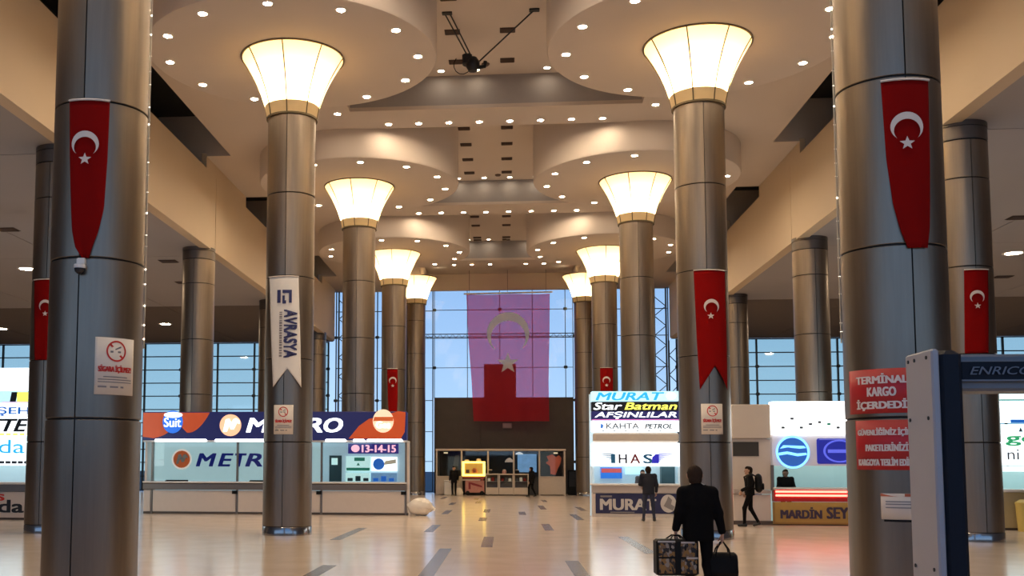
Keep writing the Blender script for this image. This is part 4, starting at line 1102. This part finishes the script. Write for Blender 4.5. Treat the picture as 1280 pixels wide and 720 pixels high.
k.add(MB().lathe([(.24, 2.42), (.2, 2.5), (.06, 2.56), (.0001, 2.57)], 16, 1.15, Y + .9), 'hood_lamp', mat('white_shade', (.8, .8, .82), .5, emit=.6))
k.add(MB().tube([(.55, Y + .8, 2.2), (.55, Y + .8, 2.6)], .015, 5), 'lamp_cord', blackm)
# lit corn cart
c = Kiosk('corn_cart', 'red corn cart with glowing yellow glass box before the snack kiosk', 'cart', (-1.53, 61.2, 0))
Yc = 61.0
neon = mat('yellow_neon', (1, .8, .2), .4, emit=3.2, ecol=(1, .66, .10))
for b in ((-2.22, -.86, 1.88, 1.98), (-2.22, -.86, 1.12, 1.24), (-2.22, -2.08, 1.24, 1.88), (-1.0, -.86, 1.24, 1.88)):
    c.box('neon_frame', (b[0], b[1], Yc, Yc + .08, b[2], b[3]), neon, c=.02)
cb = c.box('glass_case', (-2.12, -.96, Yc + .06, Yc + .7, 1.22, 1.90), mat('amber_case', (.35, .20, .04), .5, emit=.35, ecol=(.8, .42, .06), var=.3))
c.add(MB().lathe([(.0001, 1.3), (.16, 1.32), (.18, 1.45), (.10, 1.58), (.0001, 1.6)], 14, -1.48, Yc + .0), 'kettle', mat('copper_kettle', (.55, .2, .10), .3, .6), cb)
c.box('tray', (-2.0, -1.8, Yc, Yc + .06, 1.3, 1.5), mat('brown_tray', (.12, .05, .03), .5), cb)
c.box('red_apron', (-2.18, -.90, Yc + .05, Yc + .7, .98, 1.12), mat('brown_red', (.30, .06, .03), .5))
c.box('shelf', (-2.30, -1.16, Yc, Yc + .7, .86, .94), frm)
cbd = c.box('cart_body', (-2.04, -.92, Yc + .05, Yc + .65, .16, .86), mat('pink_red_panel', (.5, .22, .18), .5, var=.2))
c.poly('cart_print', [(-1.85, .36), (-1.72, .36), (-1.72, .66), (-1.62, .60), (-1.3, .52), (-1.05, .46), (-1.05, .56), (-1.35, .66), (-1.7, .76), (-1.85, .78)], Yc + .04, Yc + .05, mat('dark_red_print', (.25, .02, .03), .5), cbd)
for x in (-1.9, -1.06): c.add(MB().tube([(x, Yc + .02, .13), (x, Yc + .1, .13)], .13, 14), 'wheel', blackm)
c.add(MB().tube([(-1.06, Yc + .02, .95), (-1.06, Yc + .2, .95)], .09, 10), 'knob', mat('brown_red', (.3, .06, .03), .5))
for x, h in ((-1.95, .10), (-1.25, .16)): c.add(MB().lathe([(.0001, 1.98), (.16, 1.98), (.12, 1.98 + h), (.0001, 2.0 + h)], 10, x, Yc + .3), 'popcorn_heap', mat('pale_corn', (.7, .5, .25), .7, emit=.15, ecol=(1, .7, .3)))
# white display counters
for i, (a, b) in enumerate(((-.84, -.08), (-.06, .78), (.80, 1.66))):
    d = Kiosk('display_cabinet', ['white display cabinet next to the glowing corn cart', 'white display cabinet in the middle of the kiosk front', 'white display cabinet beside the person at the kiosk'][i], 'cabinet', ((a + b) / 2, 60.9, 0), 'white display cabinets before the kiosk')
    yy = 60.8
    d.box('base', (a, b, yy, yy + .6, .06, .46), frm, c=.01); d.box('top', (a - .01, b + .01, yy - .02, yy + .62, 1.20, 1.27), frm, c=.01)
    for x in (a, b - .06): d.box('corner_post', (x, x + .06, yy, yy + .06, .46, 1.20), frm)
    d.box('back', (a, b, yy + .54, yy + .6, .46, 1.2), mat('brown_back', (.16, .11, .08), .6))
    d.box('glass_pane', (a + .06, b - .06, yy + .01, yy + .02, .46, 1.2), glass_kiosk)
    d.box('shelf', (a + .04, b - .04, yy + .05, yy + .54, .80, .83), frm)
    for q in range(3): d.box('snack_box', (a + .12 + .22 * q, a + .28 + .22 * q, yy + .2, yy + .4, .83, 1.0 + .05 * (q % 2)), [beigep, redprint, greyprint][(q + i) % 3], c=.01)
for x, z, m_ in ((-.55, 1.27, blackm), (.25, 1.27, mat('pink_jar', (.5, .25, .22), .4)), (1.0, 1.27, blackm)):
    t = thing('counter_jar', {-.55: 'dark jar on the white cabinet next to corn cart', .25: 'pinkish jar on the middle white cabinet', 1.0: 'dark jar on the cabinet near the person'}[x], 'jar', (x, 61.1, z))
    MB().lathe([(.0001, 0), (.12, 0), (.13, .14), (.09, .2), (.0001, .2)], 14).build('jar', m_, t, smooth=True); MB().lathe([(.095, .2), (.095, .24), (.0001, .25)], 14).build('lid', frm, t, smooth=True)
t = thing('white_bin', 'white waste bin before the kiosk end panel', 'bin', (-3.02, 61.3, 0))
MB().cbox(-.27, .27, -.25, .25, 0, .80, .04).build('bin_body', white, t); MB().cbox(-.29, .29, -.27, .27, .80, .88, .03).build('bin_lid', white, t)
t = thing('white_bag', 'small pale sack on floor beside the corn cart', 'sack', (-2.42, 61.0, 0))
MB().lathe([(.0001, 0), (.24, .01), (.27, .15), (.20, .34), (.07, .46), (.09, .50), (.0001, .5)], 16).build('sack', MATS['white_plastic_sack'], t, smooth=True)
MB().lathe([(.075, .44), (.085, .455), (.075, .47)], 12).build('tie', greyprint, t)
t = thing('black_cabinet', 'black vending cabinet in shadow beside the far MURAT side column', 'cabinet', (4.35, 63.0, 0))
MB().cbox(-.3, .3, -.3, .3, 0, 1.5, .03).build('body', blackm, t); MB().cbox(-.24, .24, -.33, -.3, .5, 1.4, .01).build('door', darkmetal, t); MB().cbox(.16, .20, -.36, -.33, .8, 1.1, .01).build('handle', ledgem, t)

# ------------------------------------------------------------------ walk-through metal detector
g = thing('metal_detector', 'grey walk-through metal detector gate in the near corner', 'detector', (2.70, 5.05, 0))
gl = mat('pale_grey_laminate', (.52, .47, .46), .45, var=.04); gd = mat('dark_slate_frame', (.016, .017, .024), .55, var=.1, spec=.25); gm = mat('mid_grey_frame', (.24, .23, .235), .45)
def leg(sx, nm):
    x0 = sx * .47
    o = MB().cbox(min(x0, x0 - sx * .035), max(x0, x0 - sx * .035), -.155, .155, 0, 2.205, .008).build('side_panel', gl, g)
    xi = sx * .435
    MB().cbox(min(xi, xi - sx * .105), max(xi, xi - sx * .105), -.150, .150, 0, 2.20, .02).build('leg', gd, g)
    MB().cbox(min(sx*.30, sx*.333), max(sx*.30, sx*.333), -.12, .12, .06, 2.0, .01).build('inner_panel', gm, g) if False else None
    sc_me = MB().tube([(0, 0, 0), (-sx * -.004, 0, 0)], .009, 8).mesh('screw', darkmetal)
    for z in (2.17, 2.02 - .13, 1.2, .5):
        for y in (-.10, .04, .115): 
            if y == .04 and z < 2.1: continue
            link('screw', sc_me, o, (x0, y, z))
    for z in (.004,): MB().cbox(min(x0, xi - sx*.13), max(x0, xi - sx*.13), -.22, .22, 0, .05, .01).build('foot', gd, g)
leg(-1, 'a'); leg(1, 'b')
hd = MB().cbox(-.33, .33, -.10, .12, 2.015, 2.185, .012).build('header', gm, g)
MB().cbox(-.325, .325, -.115, -.10, 2.06, 2.155, .004).build('display_panel', gd, hd)
for z in (2.152, 2.062): MB().box(-.325, .325, -.119, -.115, z - .004, z + .004).build('trim_line', gm, hd)
text('ENRICOS', -.29, .02, 2.088, 2.125, -.116, mat('dim_grey_letter', (.22, .22, .25), .4), hd, shear=.3, bold=.01)
# ------------------------------------------------------------------ people: smooth bodies from blended volumes
def v3(*a): return np.array(a, float)
class Body:
    def __init__(s): s.p = []
    def cap(s, a, b, ra, rb, k=.03, m=0, sx=1.0, sy=1.0): s.p.append(('c', v3(*a), v3(*b), ra, rb, k, m, sx, sy))
    def ell(s, c, r, k=.03, m=0): s.p.append(('e', v3(*c), v3(*r), 0, 0, k, m, 1, 1))
    def cut_below(s, z): s.zc = z
    def dist(s, P):
        D = None; M = None; best = None
        for kind, a, b, ra, rb, k, m, sx, sy in s.p:
            if kind == 'c':
                ab = b - a; q = P - a; t = np.clip((q @ ab) / max(ab @ ab, 1e-9), 0, 1)
                d = q - t[:, None] * ab
                d = d * v3(1 / sx, 1 / sy, 1)
                dd = (np.sqrt((d * d).sum(1)) - (ra + (rb - ra) * t)) * min(sx, sy, 1)
            else:
                q = (P - a) / b; l = np.sqrt((q * q).sum(1)); dd = (l - 1) * b.min()
            if D is None: D = dd.copy(); best = dd.copy(); M = np.full(len(dd), m)
            else:
                M = np.where(dd < best, m, M); best = np.minimum(best, dd)
                h = np.clip(.5 + .5 * (D - dd) / k, 0, 1)
                D = D * (1 - h) + dd * h - k * h * (1 - h)
        if hasattr(s, 'zc'): D = np.maximum(D, s.zc - P[:, 2])
        return D, M
    def bounds(s):
        lo = v3(9, 9, 9); hi = -lo
        for kind, a, b, ra, rb, k, m, sx, sy in s.p:
            if kind == 'c':
                r = max(ra, rb) * max(sx, sy, 1); lo = np.minimum(lo, np.minimum(a, b) - r); hi = np.maximum(hi, np.maximum(a, b) + r)
            else: lo = np.minimum(lo, a - b); hi = np.maximum(hi, a + b)
        return lo - .04, hi + .04
    def mesh(s, name, mats, h):
        lo, hi = s.bounds(); n = np.ceil((hi - lo) / h).astype(int) + 1
        xs = [lo[i] + h * np.arange(n[i]) for i in range(3)]
        G = np.empty(n); 
        for i in range(n[0]):
            yy, zz = np.meshgrid(xs[1], xs[2], indexing='ij')
            P = np.stack([np.full(yy.size, xs[0][i]), yy.ravel(), zz.ravel()], 1)
            G[i] = s.dist(P)[0].reshape(n[1], n[2])
        ins = G < 0
        # surface nets
        c = [ins[:-1,:-1,:-1], ins[1:,:-1,:-1], ins[:-1,1:,:-1], ins[1:,1:,:-1], ins[:-1,:-1,1:], ins[1:,:-1,1:], ins[:-1,1:,1:], ins[1:,1:,1:]]
        sm = sum(x.astype(int) for x in c); act = (sm > 0) & (sm < 8)
        idx = -np.ones(act.shape, int); cells = np.argwhere(act); idx[act] = np.arange(len(cells))
        acc = np.zeros((len(cells), 3)); cnt = np.zeros(len(cells))
        cr = [(0,0,0),(1,0,0),(0,1,0),(1,1,0),(0,0,1),(1,0,1),(0,1,1),(1,1,1)]
        for a in range(8):
            for b in range(a + 1, 8):
                if sum(abs(cr[a][i] - cr[b][i]) for i in range(3)) != 1: continue
                ia, ib = cells + cr[a], cells + cr[b]
                ga, gb = G[tuple(ia.T)], G[tuple(ib.T)]
                x = (ga < 0) != (gb < 0)
                t = np.where(x, ga / np.where(x, ga - gb, 1), 0)
                acc += np.where(x[:, None], ia + t[:, None] * (ib - ia), 0); cnt += x
        V = lo + h * acc / cnt[:, None]
        F = []
        for ax in range(3):
            u, w = (ax + 1) % 3, (ax + 2) % 3
            sl0 = [slice(None)] * 3; sl1 = [slice(None)] * 3; sl0[ax] = slice(None, -1); sl1[ax] = slice(1, None)
            A, B = ins[tuple(sl0)], ins[tuple(sl1)]
            e = np.argwhere(A != B)
            e = e[(e[:, u] > 0) & (e[:, w] > 0) & (e[:, u] < n[u] - 1) & (e[:, w] < n[w] - 1)]
            du = np.zeros(3, int); du[u] = 1; dw = np.zeros(3, int); dw[w] = 1
            q = np.stack([idx[tuple((e - du - dw).T)], idx[tuple((e - dw).T)], idx[tuple(e.T)], idx[tuple((e - du).T)]], 1)
            fl_ = A[tuple(e.T)]
            q[~fl_] = q[~fl_][:, ::-1]
            F.append(q)
        F = np.concatenate(F)
        me = bpy.data.meshes.new(name); me.from_pydata(V.tolist(), [], F.tolist())
        for m in mats: me.materials.append(m)
        if len(mats) > 1:
            cen = V[F].mean(1); _, M = s.dist(cen); me.polygons.foreach_set('material_index', M.astype(np.int32))
        me.polygons.foreach_set('use_smooth', [True] * len(F)); me.update()
        return me

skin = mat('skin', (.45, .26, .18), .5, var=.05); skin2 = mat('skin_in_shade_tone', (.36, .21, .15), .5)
hairm = mat('dark_brown_hair', (.018, .011, .008), .85, spec=.1, bump=.5, scale=60); 
shoem = mat('black_shoe', (.012, .011, .011), .35)
def hand(B, wrist, side, curl=.9, fwd=0.0, grip=True):
    """hand hanging from the wrist, palm towards the thigh; four curled fingers and a thumb"""
    w = v3(*wrist); s = side
    pal = w + v3(0, .015, -.085)
    B.cap(w, pal, .026, .034, .015, 0, .62, 1.15)
    for i, (yy, ln) in enumerate(((.036, .078), (.014, .086), (-.009, .080), (-.030, .064))):
        k0 = pal + v3(0, yy, -.008)
        k1 = k0 + v3(-s * .012 * curl, .0, -ln * .45)
        k2 = k1 + v3(-s * .030 * curl, 0, -ln * .20)
        k3 = k2 + v3(-s * .020 * curl, 0, ln * .16 * curl - .01)
        B.cap(k0, k1, .0105, .0095, .006); B.cap(k1, k2, .0095, .009, .004); B.cap(k2, k3, .009, .008, .004)
    t0 = w + v3(0, .035, -.04); t1 = t0 + v3(-s * .018, .028, -.035); t2 = t1 + v3(-s * .02, .004, -.03)
    B.cap(t0, t1, .014, .011, .01); B.cap(t1, t2, .011, .009, .005)
def head(B, c, yaw=0.0, pitch=0.0, sc=1.0):
    c = v3(*c); cy, sy = math.cos(yaw), math.sin(yaw)
    def T(x, y, z): return c + sc * v3(cy * x - sy * y, sy * x + cy * y, z - .25 * pitch * y)
    B.cap(T(0, -.012, .02), T(0, .012, .02), .082 * sc, .082 * sc, .03); B.cap(T(0, -.02, .035), T(0, .02, .03), .078*sc, .075*sc, .03)
    B.cap(T(0, .045, -.065), T(0, .06, -.075), .045 * sc, .036 * sc, .03)          # jaw, chin
    B.cap(T(0, .088, .012), T(0, .108, -.022), .010 * sc, .015 * sc, .012)         # nose
    B.cap(T(-.02, .086, -.052), T(.02, .086, -.052), .010 * sc, .010 * sc, .012)   # mouth
    B.cap(T(-.04, .078, .03), T(.04, .078, .03), .012 * sc, .012 * sc, .015)       # brow
    for s in (-1, 1):
        B.cap(T(s * .083, -.012, -.02), T(s * .088, -.018, .022), .012 * sc, .015 * sc, .008)   # ears
    return T
def hair(T, t, sc=1.0, thin=False, m=None):
    H = Body()
    H.cap(T(0, -.03, .045), T(0, .015, .06), .085 * sc, .078 * sc, .03); H.cap(T(0, -.045, -.015), T(0, -.04, .03), .072 * sc, .08 * sc, .03)
    H.cap(T(-.03, -.05, -.05), T(.03, -.05, -.05), .045*sc, .045*sc, .03)
    for s in (-1, 1): H.cap(T(s * .068, -.012, .04), T(s * .066, -.03, .0), .02 * sc, .022 * sc, .02)
    link('hair', H.mesh('hair', [m or hairm], .012), t)
def eyes(T, t):
    for s in (-1, 1):
        p = T(s * .031, .083, .008)
        MB().lathe([(.0001, -.009), (.009, 0), (.0001, .009)], 8, 0, 0).build('eye', mat('dark_eye', (.03, .02, .02), .2), t, tuple(p))

def person(label, loc, rz, J, top, bottom, h=.014, jacket=None, skinm=None, hat=None, hairmat=None, hem=.80, group=None, grip=False, sc=1.0):
    """J: joints in local metres, facing +y. One body mesh; jacket, hair, eyes and shoes are its children"""
    B = Body(); S, Tm, Bm, Sh = 0, 1, 2, 3
    B.cap(J['pelvis'], J['chest'], .135, .145, .05, Tm, 1.18, .82)
    B.cap(J['chest'], J['chest'] + v3(0, 0, .12), .145, .12, .05, Tm, 1.25, .80)
    for s in ('L', 'R'): B.cap(J['neck'] + v3(0, 0, -.06), J['sh' + s], .06, .058, .04, Tm)
    B.cap(J['neck'] + v3(0, 0, -.04), J['head'] + v3(0, -.015, -.08), .056, .05, .03, S)
    T = head(B, J['head'], J.get('hy', 0), J.get('hp', 0))
    for s, sg in (('L', -1), ('R', 1)):
        B.cap(J['sh' + s], J['el' + s], .054, .042, .03, Tm); B.cap(J['el' + s], J['wr' + s], .042, .029, .02, Tm)
        hand(B, J['wr' + s], sg)
        B.cap(J['hip' + s], J['kn' + s], .088, .060, .04, Bm); B.cap(J['kn' + s], J['an' + s], .060, .042, .03, Bm)
        f = J['ft' + s]
        B.cap(J['an' + s] + v3(0, -.02, -.045), f, .040, .034, .02, Sh, 1.0, 1.0)
        B.cap(J['an' + s] + v3(0, -.035, -.05), J['an' + s], .042, .042, .02, Sh)
    o = link('person', B.mesh('person', [skinm or skin, top, bottom, shoem], h), None, loc, rz)
    tag(o, label, 'person', group); o.scale = (sc, sc, sc)
    if jacket:
        K = Body()
        K.cap(J['pelvis'] + v3(0, 0, -.16), J['chest'], .160, .150, .05, 0, 1.16, .84)
        K.cap(J['chest'], J['chest'] + v3(0, 0, .11), .150, .125, .05, 0, 1.24, .84)
        for s in ('L', 'R'):
            K.cap(J['neck'] + v3(0, 0, -.058), J['sh' + s], .069, .068, .04)
            K.cap(J['sh' + s], J['el' + s], .067, .056, .04); K.cap(J['el' + s], J['wr' + s] + (J['el' + s] - J['wr' + s]) * .08, .056, .046, .03)
        K.cap(J['neck'] + v3(0, -.01, -.05), J['neck'] + v3(0, -.018, -.005), .070, .060, .03)
        lim = min(hem, min(J['wrL'][2], J['wrR'][2]) - .02) if False else hem
        K.zc = lim
        link('jacket', K.mesh('jacket', [jacket], h), o)
    hair(T, o, m=hairmat); eyes(T, o)
    return o
def joints(**k):
    J = dict(pelvis=v3(0, 0, .96), chest=v3(0, 0, 1.24), neck=v3(0, 0, 1.45), head=v3(0, .03, 1.57), shL=v3(-.19, 0, 1.40), shR=v3(.19, 0, 1.40),
             elL=v3(-.24, -.03, 1.12), elR=v3(.24, -.03, 1.12), wrL=v3(-.25, .03, .88), wrR=v3(.25, .03, .88), hipL=v3(-.09, 0, .92), hipR=v3(.09, 0, .92),
             knL=v3(-.10, .02, .50), knR=v3(.10, .02, .50), anL=v3(-.10, 0, .09), anR=v3(.10, 0, .09), ftL=v3(-.11, .15, .036), ftR=v3(.11, .15, .036))
    for a, b in k.items(): J[a] = v3(*b) if isinstance(b, tuple) else b
    return J
blacksuit = mat('black_suit_wool', (.0045, .004, .0045), .85, var=.2, scale=20, spec=.12)
suittr = mat('black_trousers', (.005, .0045, .005), .85, spec=.12)
greyhair = mat('grey_brown_hair', (.040, .024, .016), .85, spec=.1, bump=.5, scale=60)
# man in black suit walking away with two bags
MX, MY = 2.59, 12.75
J = joints(elL=(-.222, -.02, 1.13), wrL=(-.262, .02, .915), elR=(.235, -.02, 1.12), wrR=(.285, .02, .885), shL=(-.17, 0, 1.362), shR=(.17, 0, 1.362), head=(-.025, .03, 1.555),
           knL=(-.09, .10, .50), anL=(-.09, .06, .09), ftL=(-.10, .20, .036), knR=(.10, .0, .50), anR=(.10, -.18, .12), ftR=(.10, -.06, .036), neck=(-.015, 0, 1.435))
person('man in black suit seen from behind, carrying two bags', (MX, MY, 0), 0, J, mat('pale_shirt', (.6, .58, .56), .7), suittr, .010, blacksuit, hairmat=greyhair, hem=.79)
# his patterned bag
def bag_mat():
    m = mat('gold_black_bag_print', (.4, .25, .08), .5)
    nt = m.node_tree; n = nt.nodes; l = nt.links; b = n['Principled BSDF']
    tc = n.new('ShaderNodeTexCoord'); vo = n.new('ShaderNodeTexVoronoi'); vo.inputs['Scale'].default_value = 34
    rp = n.new('ShaderNodeValToRGB'); cr = rp.color_ramp; cr.interpolation = 'CONSTANT'
    cr.elements[0].color = (.28, .145, .035, 1); cr.elements[0].position = 0
    cr.elements[1].color = (.012, .010, .010, 1); cr.elements[1].position = .34
    for p_, c_ in ((.60, (.18, .11, .06, 1)), (.78, (.30, .26, .22, 1)), (.88, (.02, .015, .012, 1))):
        e = cr.elements.new(p_); e.color = c_
    mm = n.new('ShaderNodeMapping'); mm.inputs['Scale'].default_value = (1, 1, .75)
    l.new(tc.outputs['Object'], mm.inputs[0]); l.new(mm.outputs[0], vo.inputs['Vector'])
    sp = n.new('ShaderNodeSeparateColor'); l.new(vo.outputs['Color'], sp.inputs[0]); l.new(sp.outputs[0], rp.inputs[0])
    for lk in list(b.inputs['Base Color'].links): l.remove(lk)
    l.new(rp.outputs[0], b.inputs['Base Color'])
    return m
bagp = bag_mat(); palep = mat('pale_bag_edge', (.55, .50, .46), .5)
g = thing('patterned_bag', 'large black and gold patterned carrier bag held by suited man', 'bag', (MX - .265, MY + .02, .375), R(4))
bb = MB(); bb.cbox(-.25, .25, -.11, .11, 0, .43, .025); bb.build('bag_body', blackm, g)
for sx in (-1, 1):
    for z0, z1 in ((.03, .205), (.225, .39)):
        x0, x1 = (sx * .035, sx * .225)
        MB().cbox(min(x0, x1), max(x0, x1), -.116, -.108, z0, z1, .004).build('printed_panel', bagp, g)
for x0, x1, z0, z1 in ((-.235, -.03, .395, .415), (.04, .20, .385, .405), (.10, .235, .20, .222)): MB().box(x0, x1, -.118, -.11, z0, z1).build('pale_edge', palep, g)
for y in (-.115, .115):
    MB().tube([(-.09, y, .30), (-.085, y * .9, .43), (-.04, y * .3, .475), (.04, y * .3, .475), (.085, y * .9, .43), (.09, y, .30)], .010, 6).build('handle', blackm, g)
# his black holdall
g = thing('black_holdall', 'black leather holdall held by the suited man', 'bag', (MX + .28, MY + .02, .33), R(-3))
mb = MB()
rings = []
for i, (x, s_) in enumerate(((-.17, .80), (-.15, .95), (0, 1.0), (.15, .95), (.17, .80))):
    rings.append([(x, .12 * s_ * math.cos(a) * (1 if math.sin(a) < 0 else .78), .16 + .165 * s_ * math.copysign(abs(math.sin(a)) ** .7, math.sin(a))) for a in [2*math.pi*q/20 for q in range(20)]])
mb.loft(rings, True, True); mb.build('bag_body', mat('black_leather', (.006, .005, .005), .6, bump=.3, scale=30, spec=.15), g, smooth=True)
for y in (-.075, .075):
    MB().tube([(-.09, y, .26), (-.07, y * .8, .36), (-.015, y * .15, .445), (.015, y * .15, .445), (.07, y * .8, .36), (.09, y, .26)], .009, 6).build('handle', MATS['black_leather'], g)
MB().tube([(-.14, 0, .318), (.14, 0, .318)], .006, 5).build('zip', darkmetal, g)

# customer at the MURAT counter
jk = mat('slate_blue_jacket', (.022, .024, .036), .85, spec=.15); jt = mat('dark_blue_jeans', (.018, .024, .055), .8)
J = joints(elL=(-.25, .08, 1.14), wrL=(-.18, .26, 1.10), elR=(.25, .02, 1.12), wrR=(.24, .12, .90), anL=(-.16, 0, .09), ftL=(-.19, .14, .036), anR=(.16, .02, .09), ftR=(.2, .15, .036), knL=(-.13, .02, .5), knR=(.13, .02, .5))
person('customer in slate jacket and jeans waiting at the MURAT counter', (4.72, 32.75, 0), R(-4), J, jk, jt, .013, jk, hem=.84)
# backpacker walking towards the column, facing -x
J = joints(elL=(-.23, .02, 1.12), wrL=(-.20, .24, 1.02), elR=(.24, -.06, 1.13), wrR=(.23, .10, .96), knL=(-.09, .16, .52), anL=(-.09, .17, .09), ftL=(-.09, .33, .036), knR=(.09, -.02, .50), anR=(.09, -.22, .13), ftR=(.09, -.10, .036))
person('young backpacker in black walking past the pale partition', (7.22, 30.3, 0), R(82), J, mat('black_hoodie', (.006, .0055, .006), .85, spec=.15), suittr, .013, MATS['black_hoodie'], hem=.88)
bp = thing('backpack', 'black backpack on the young walker\'s back', 'backpack', (7.22, 30.3, 1.0), R(82))
bk_me = Body(); bk_me.cap((0, -.25, .10), (0, -.24, .36), .145, .135, .03, 0, 1.05, .75)
link('pack', bk_me.mesh('pack', [blackm], .014), bp)
MB().cbox(-.11, .11, -.39, -.33, .04, .22, .03).build('front_pocket', blackm, bp)
for s in (-1, 1): MB().tube([(s * .11, -.16, .42), (s * .14, -.03, .50), (s * .14, .14, .40), (s * .16, .10, .18), (s * .13, -.15, .06)], .02, 6).build('strap', blackm, bp)
# two dark figures at the snack kiosk
dk = mat('dark_coat', (.008, .007, .0075), .85, spec=.15)
J = joints(knL=(-.09, .14, .52), anL=(-.09, .16, .09), ftL=(-.09, .30, .036), anR=(.09, -.2, .12), ftR=(.09, -.08, .036))
person('distant person in dark coat walking past the white cabinets', (1.78, 58.6, 0), R(60), J, dk, suittr, .02, dk, hem=.74, sc=.98)
person('dark figure standing between the white bin and corn cart', (-2.66, 60.2, 0), R(170), joints(), dk, suittr, .02, dk, hem=.74)
# staff behind counters and a figure at the far counter
J = joints(elL=(-.24, .06, 1.14), wrL=(-.15, .24, 1.06), elR=(.24, .06, 1.14), wrR=(.15, .24, 1.06))
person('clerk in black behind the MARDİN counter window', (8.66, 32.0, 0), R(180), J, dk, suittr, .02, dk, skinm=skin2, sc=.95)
person('clerk in grey behind the MURAT office window', (4.95, 35.85, 0), R(175), J, mat('grey_sweater', (.12, .10, .11), .8), suittr, .02, MATS['grey_sweater'], sc=.93)
person('figure in black at the yellow counter seen through metal detector', (14.42, 28.9, 0), R(15), J, dk, suittr, .02, dk)
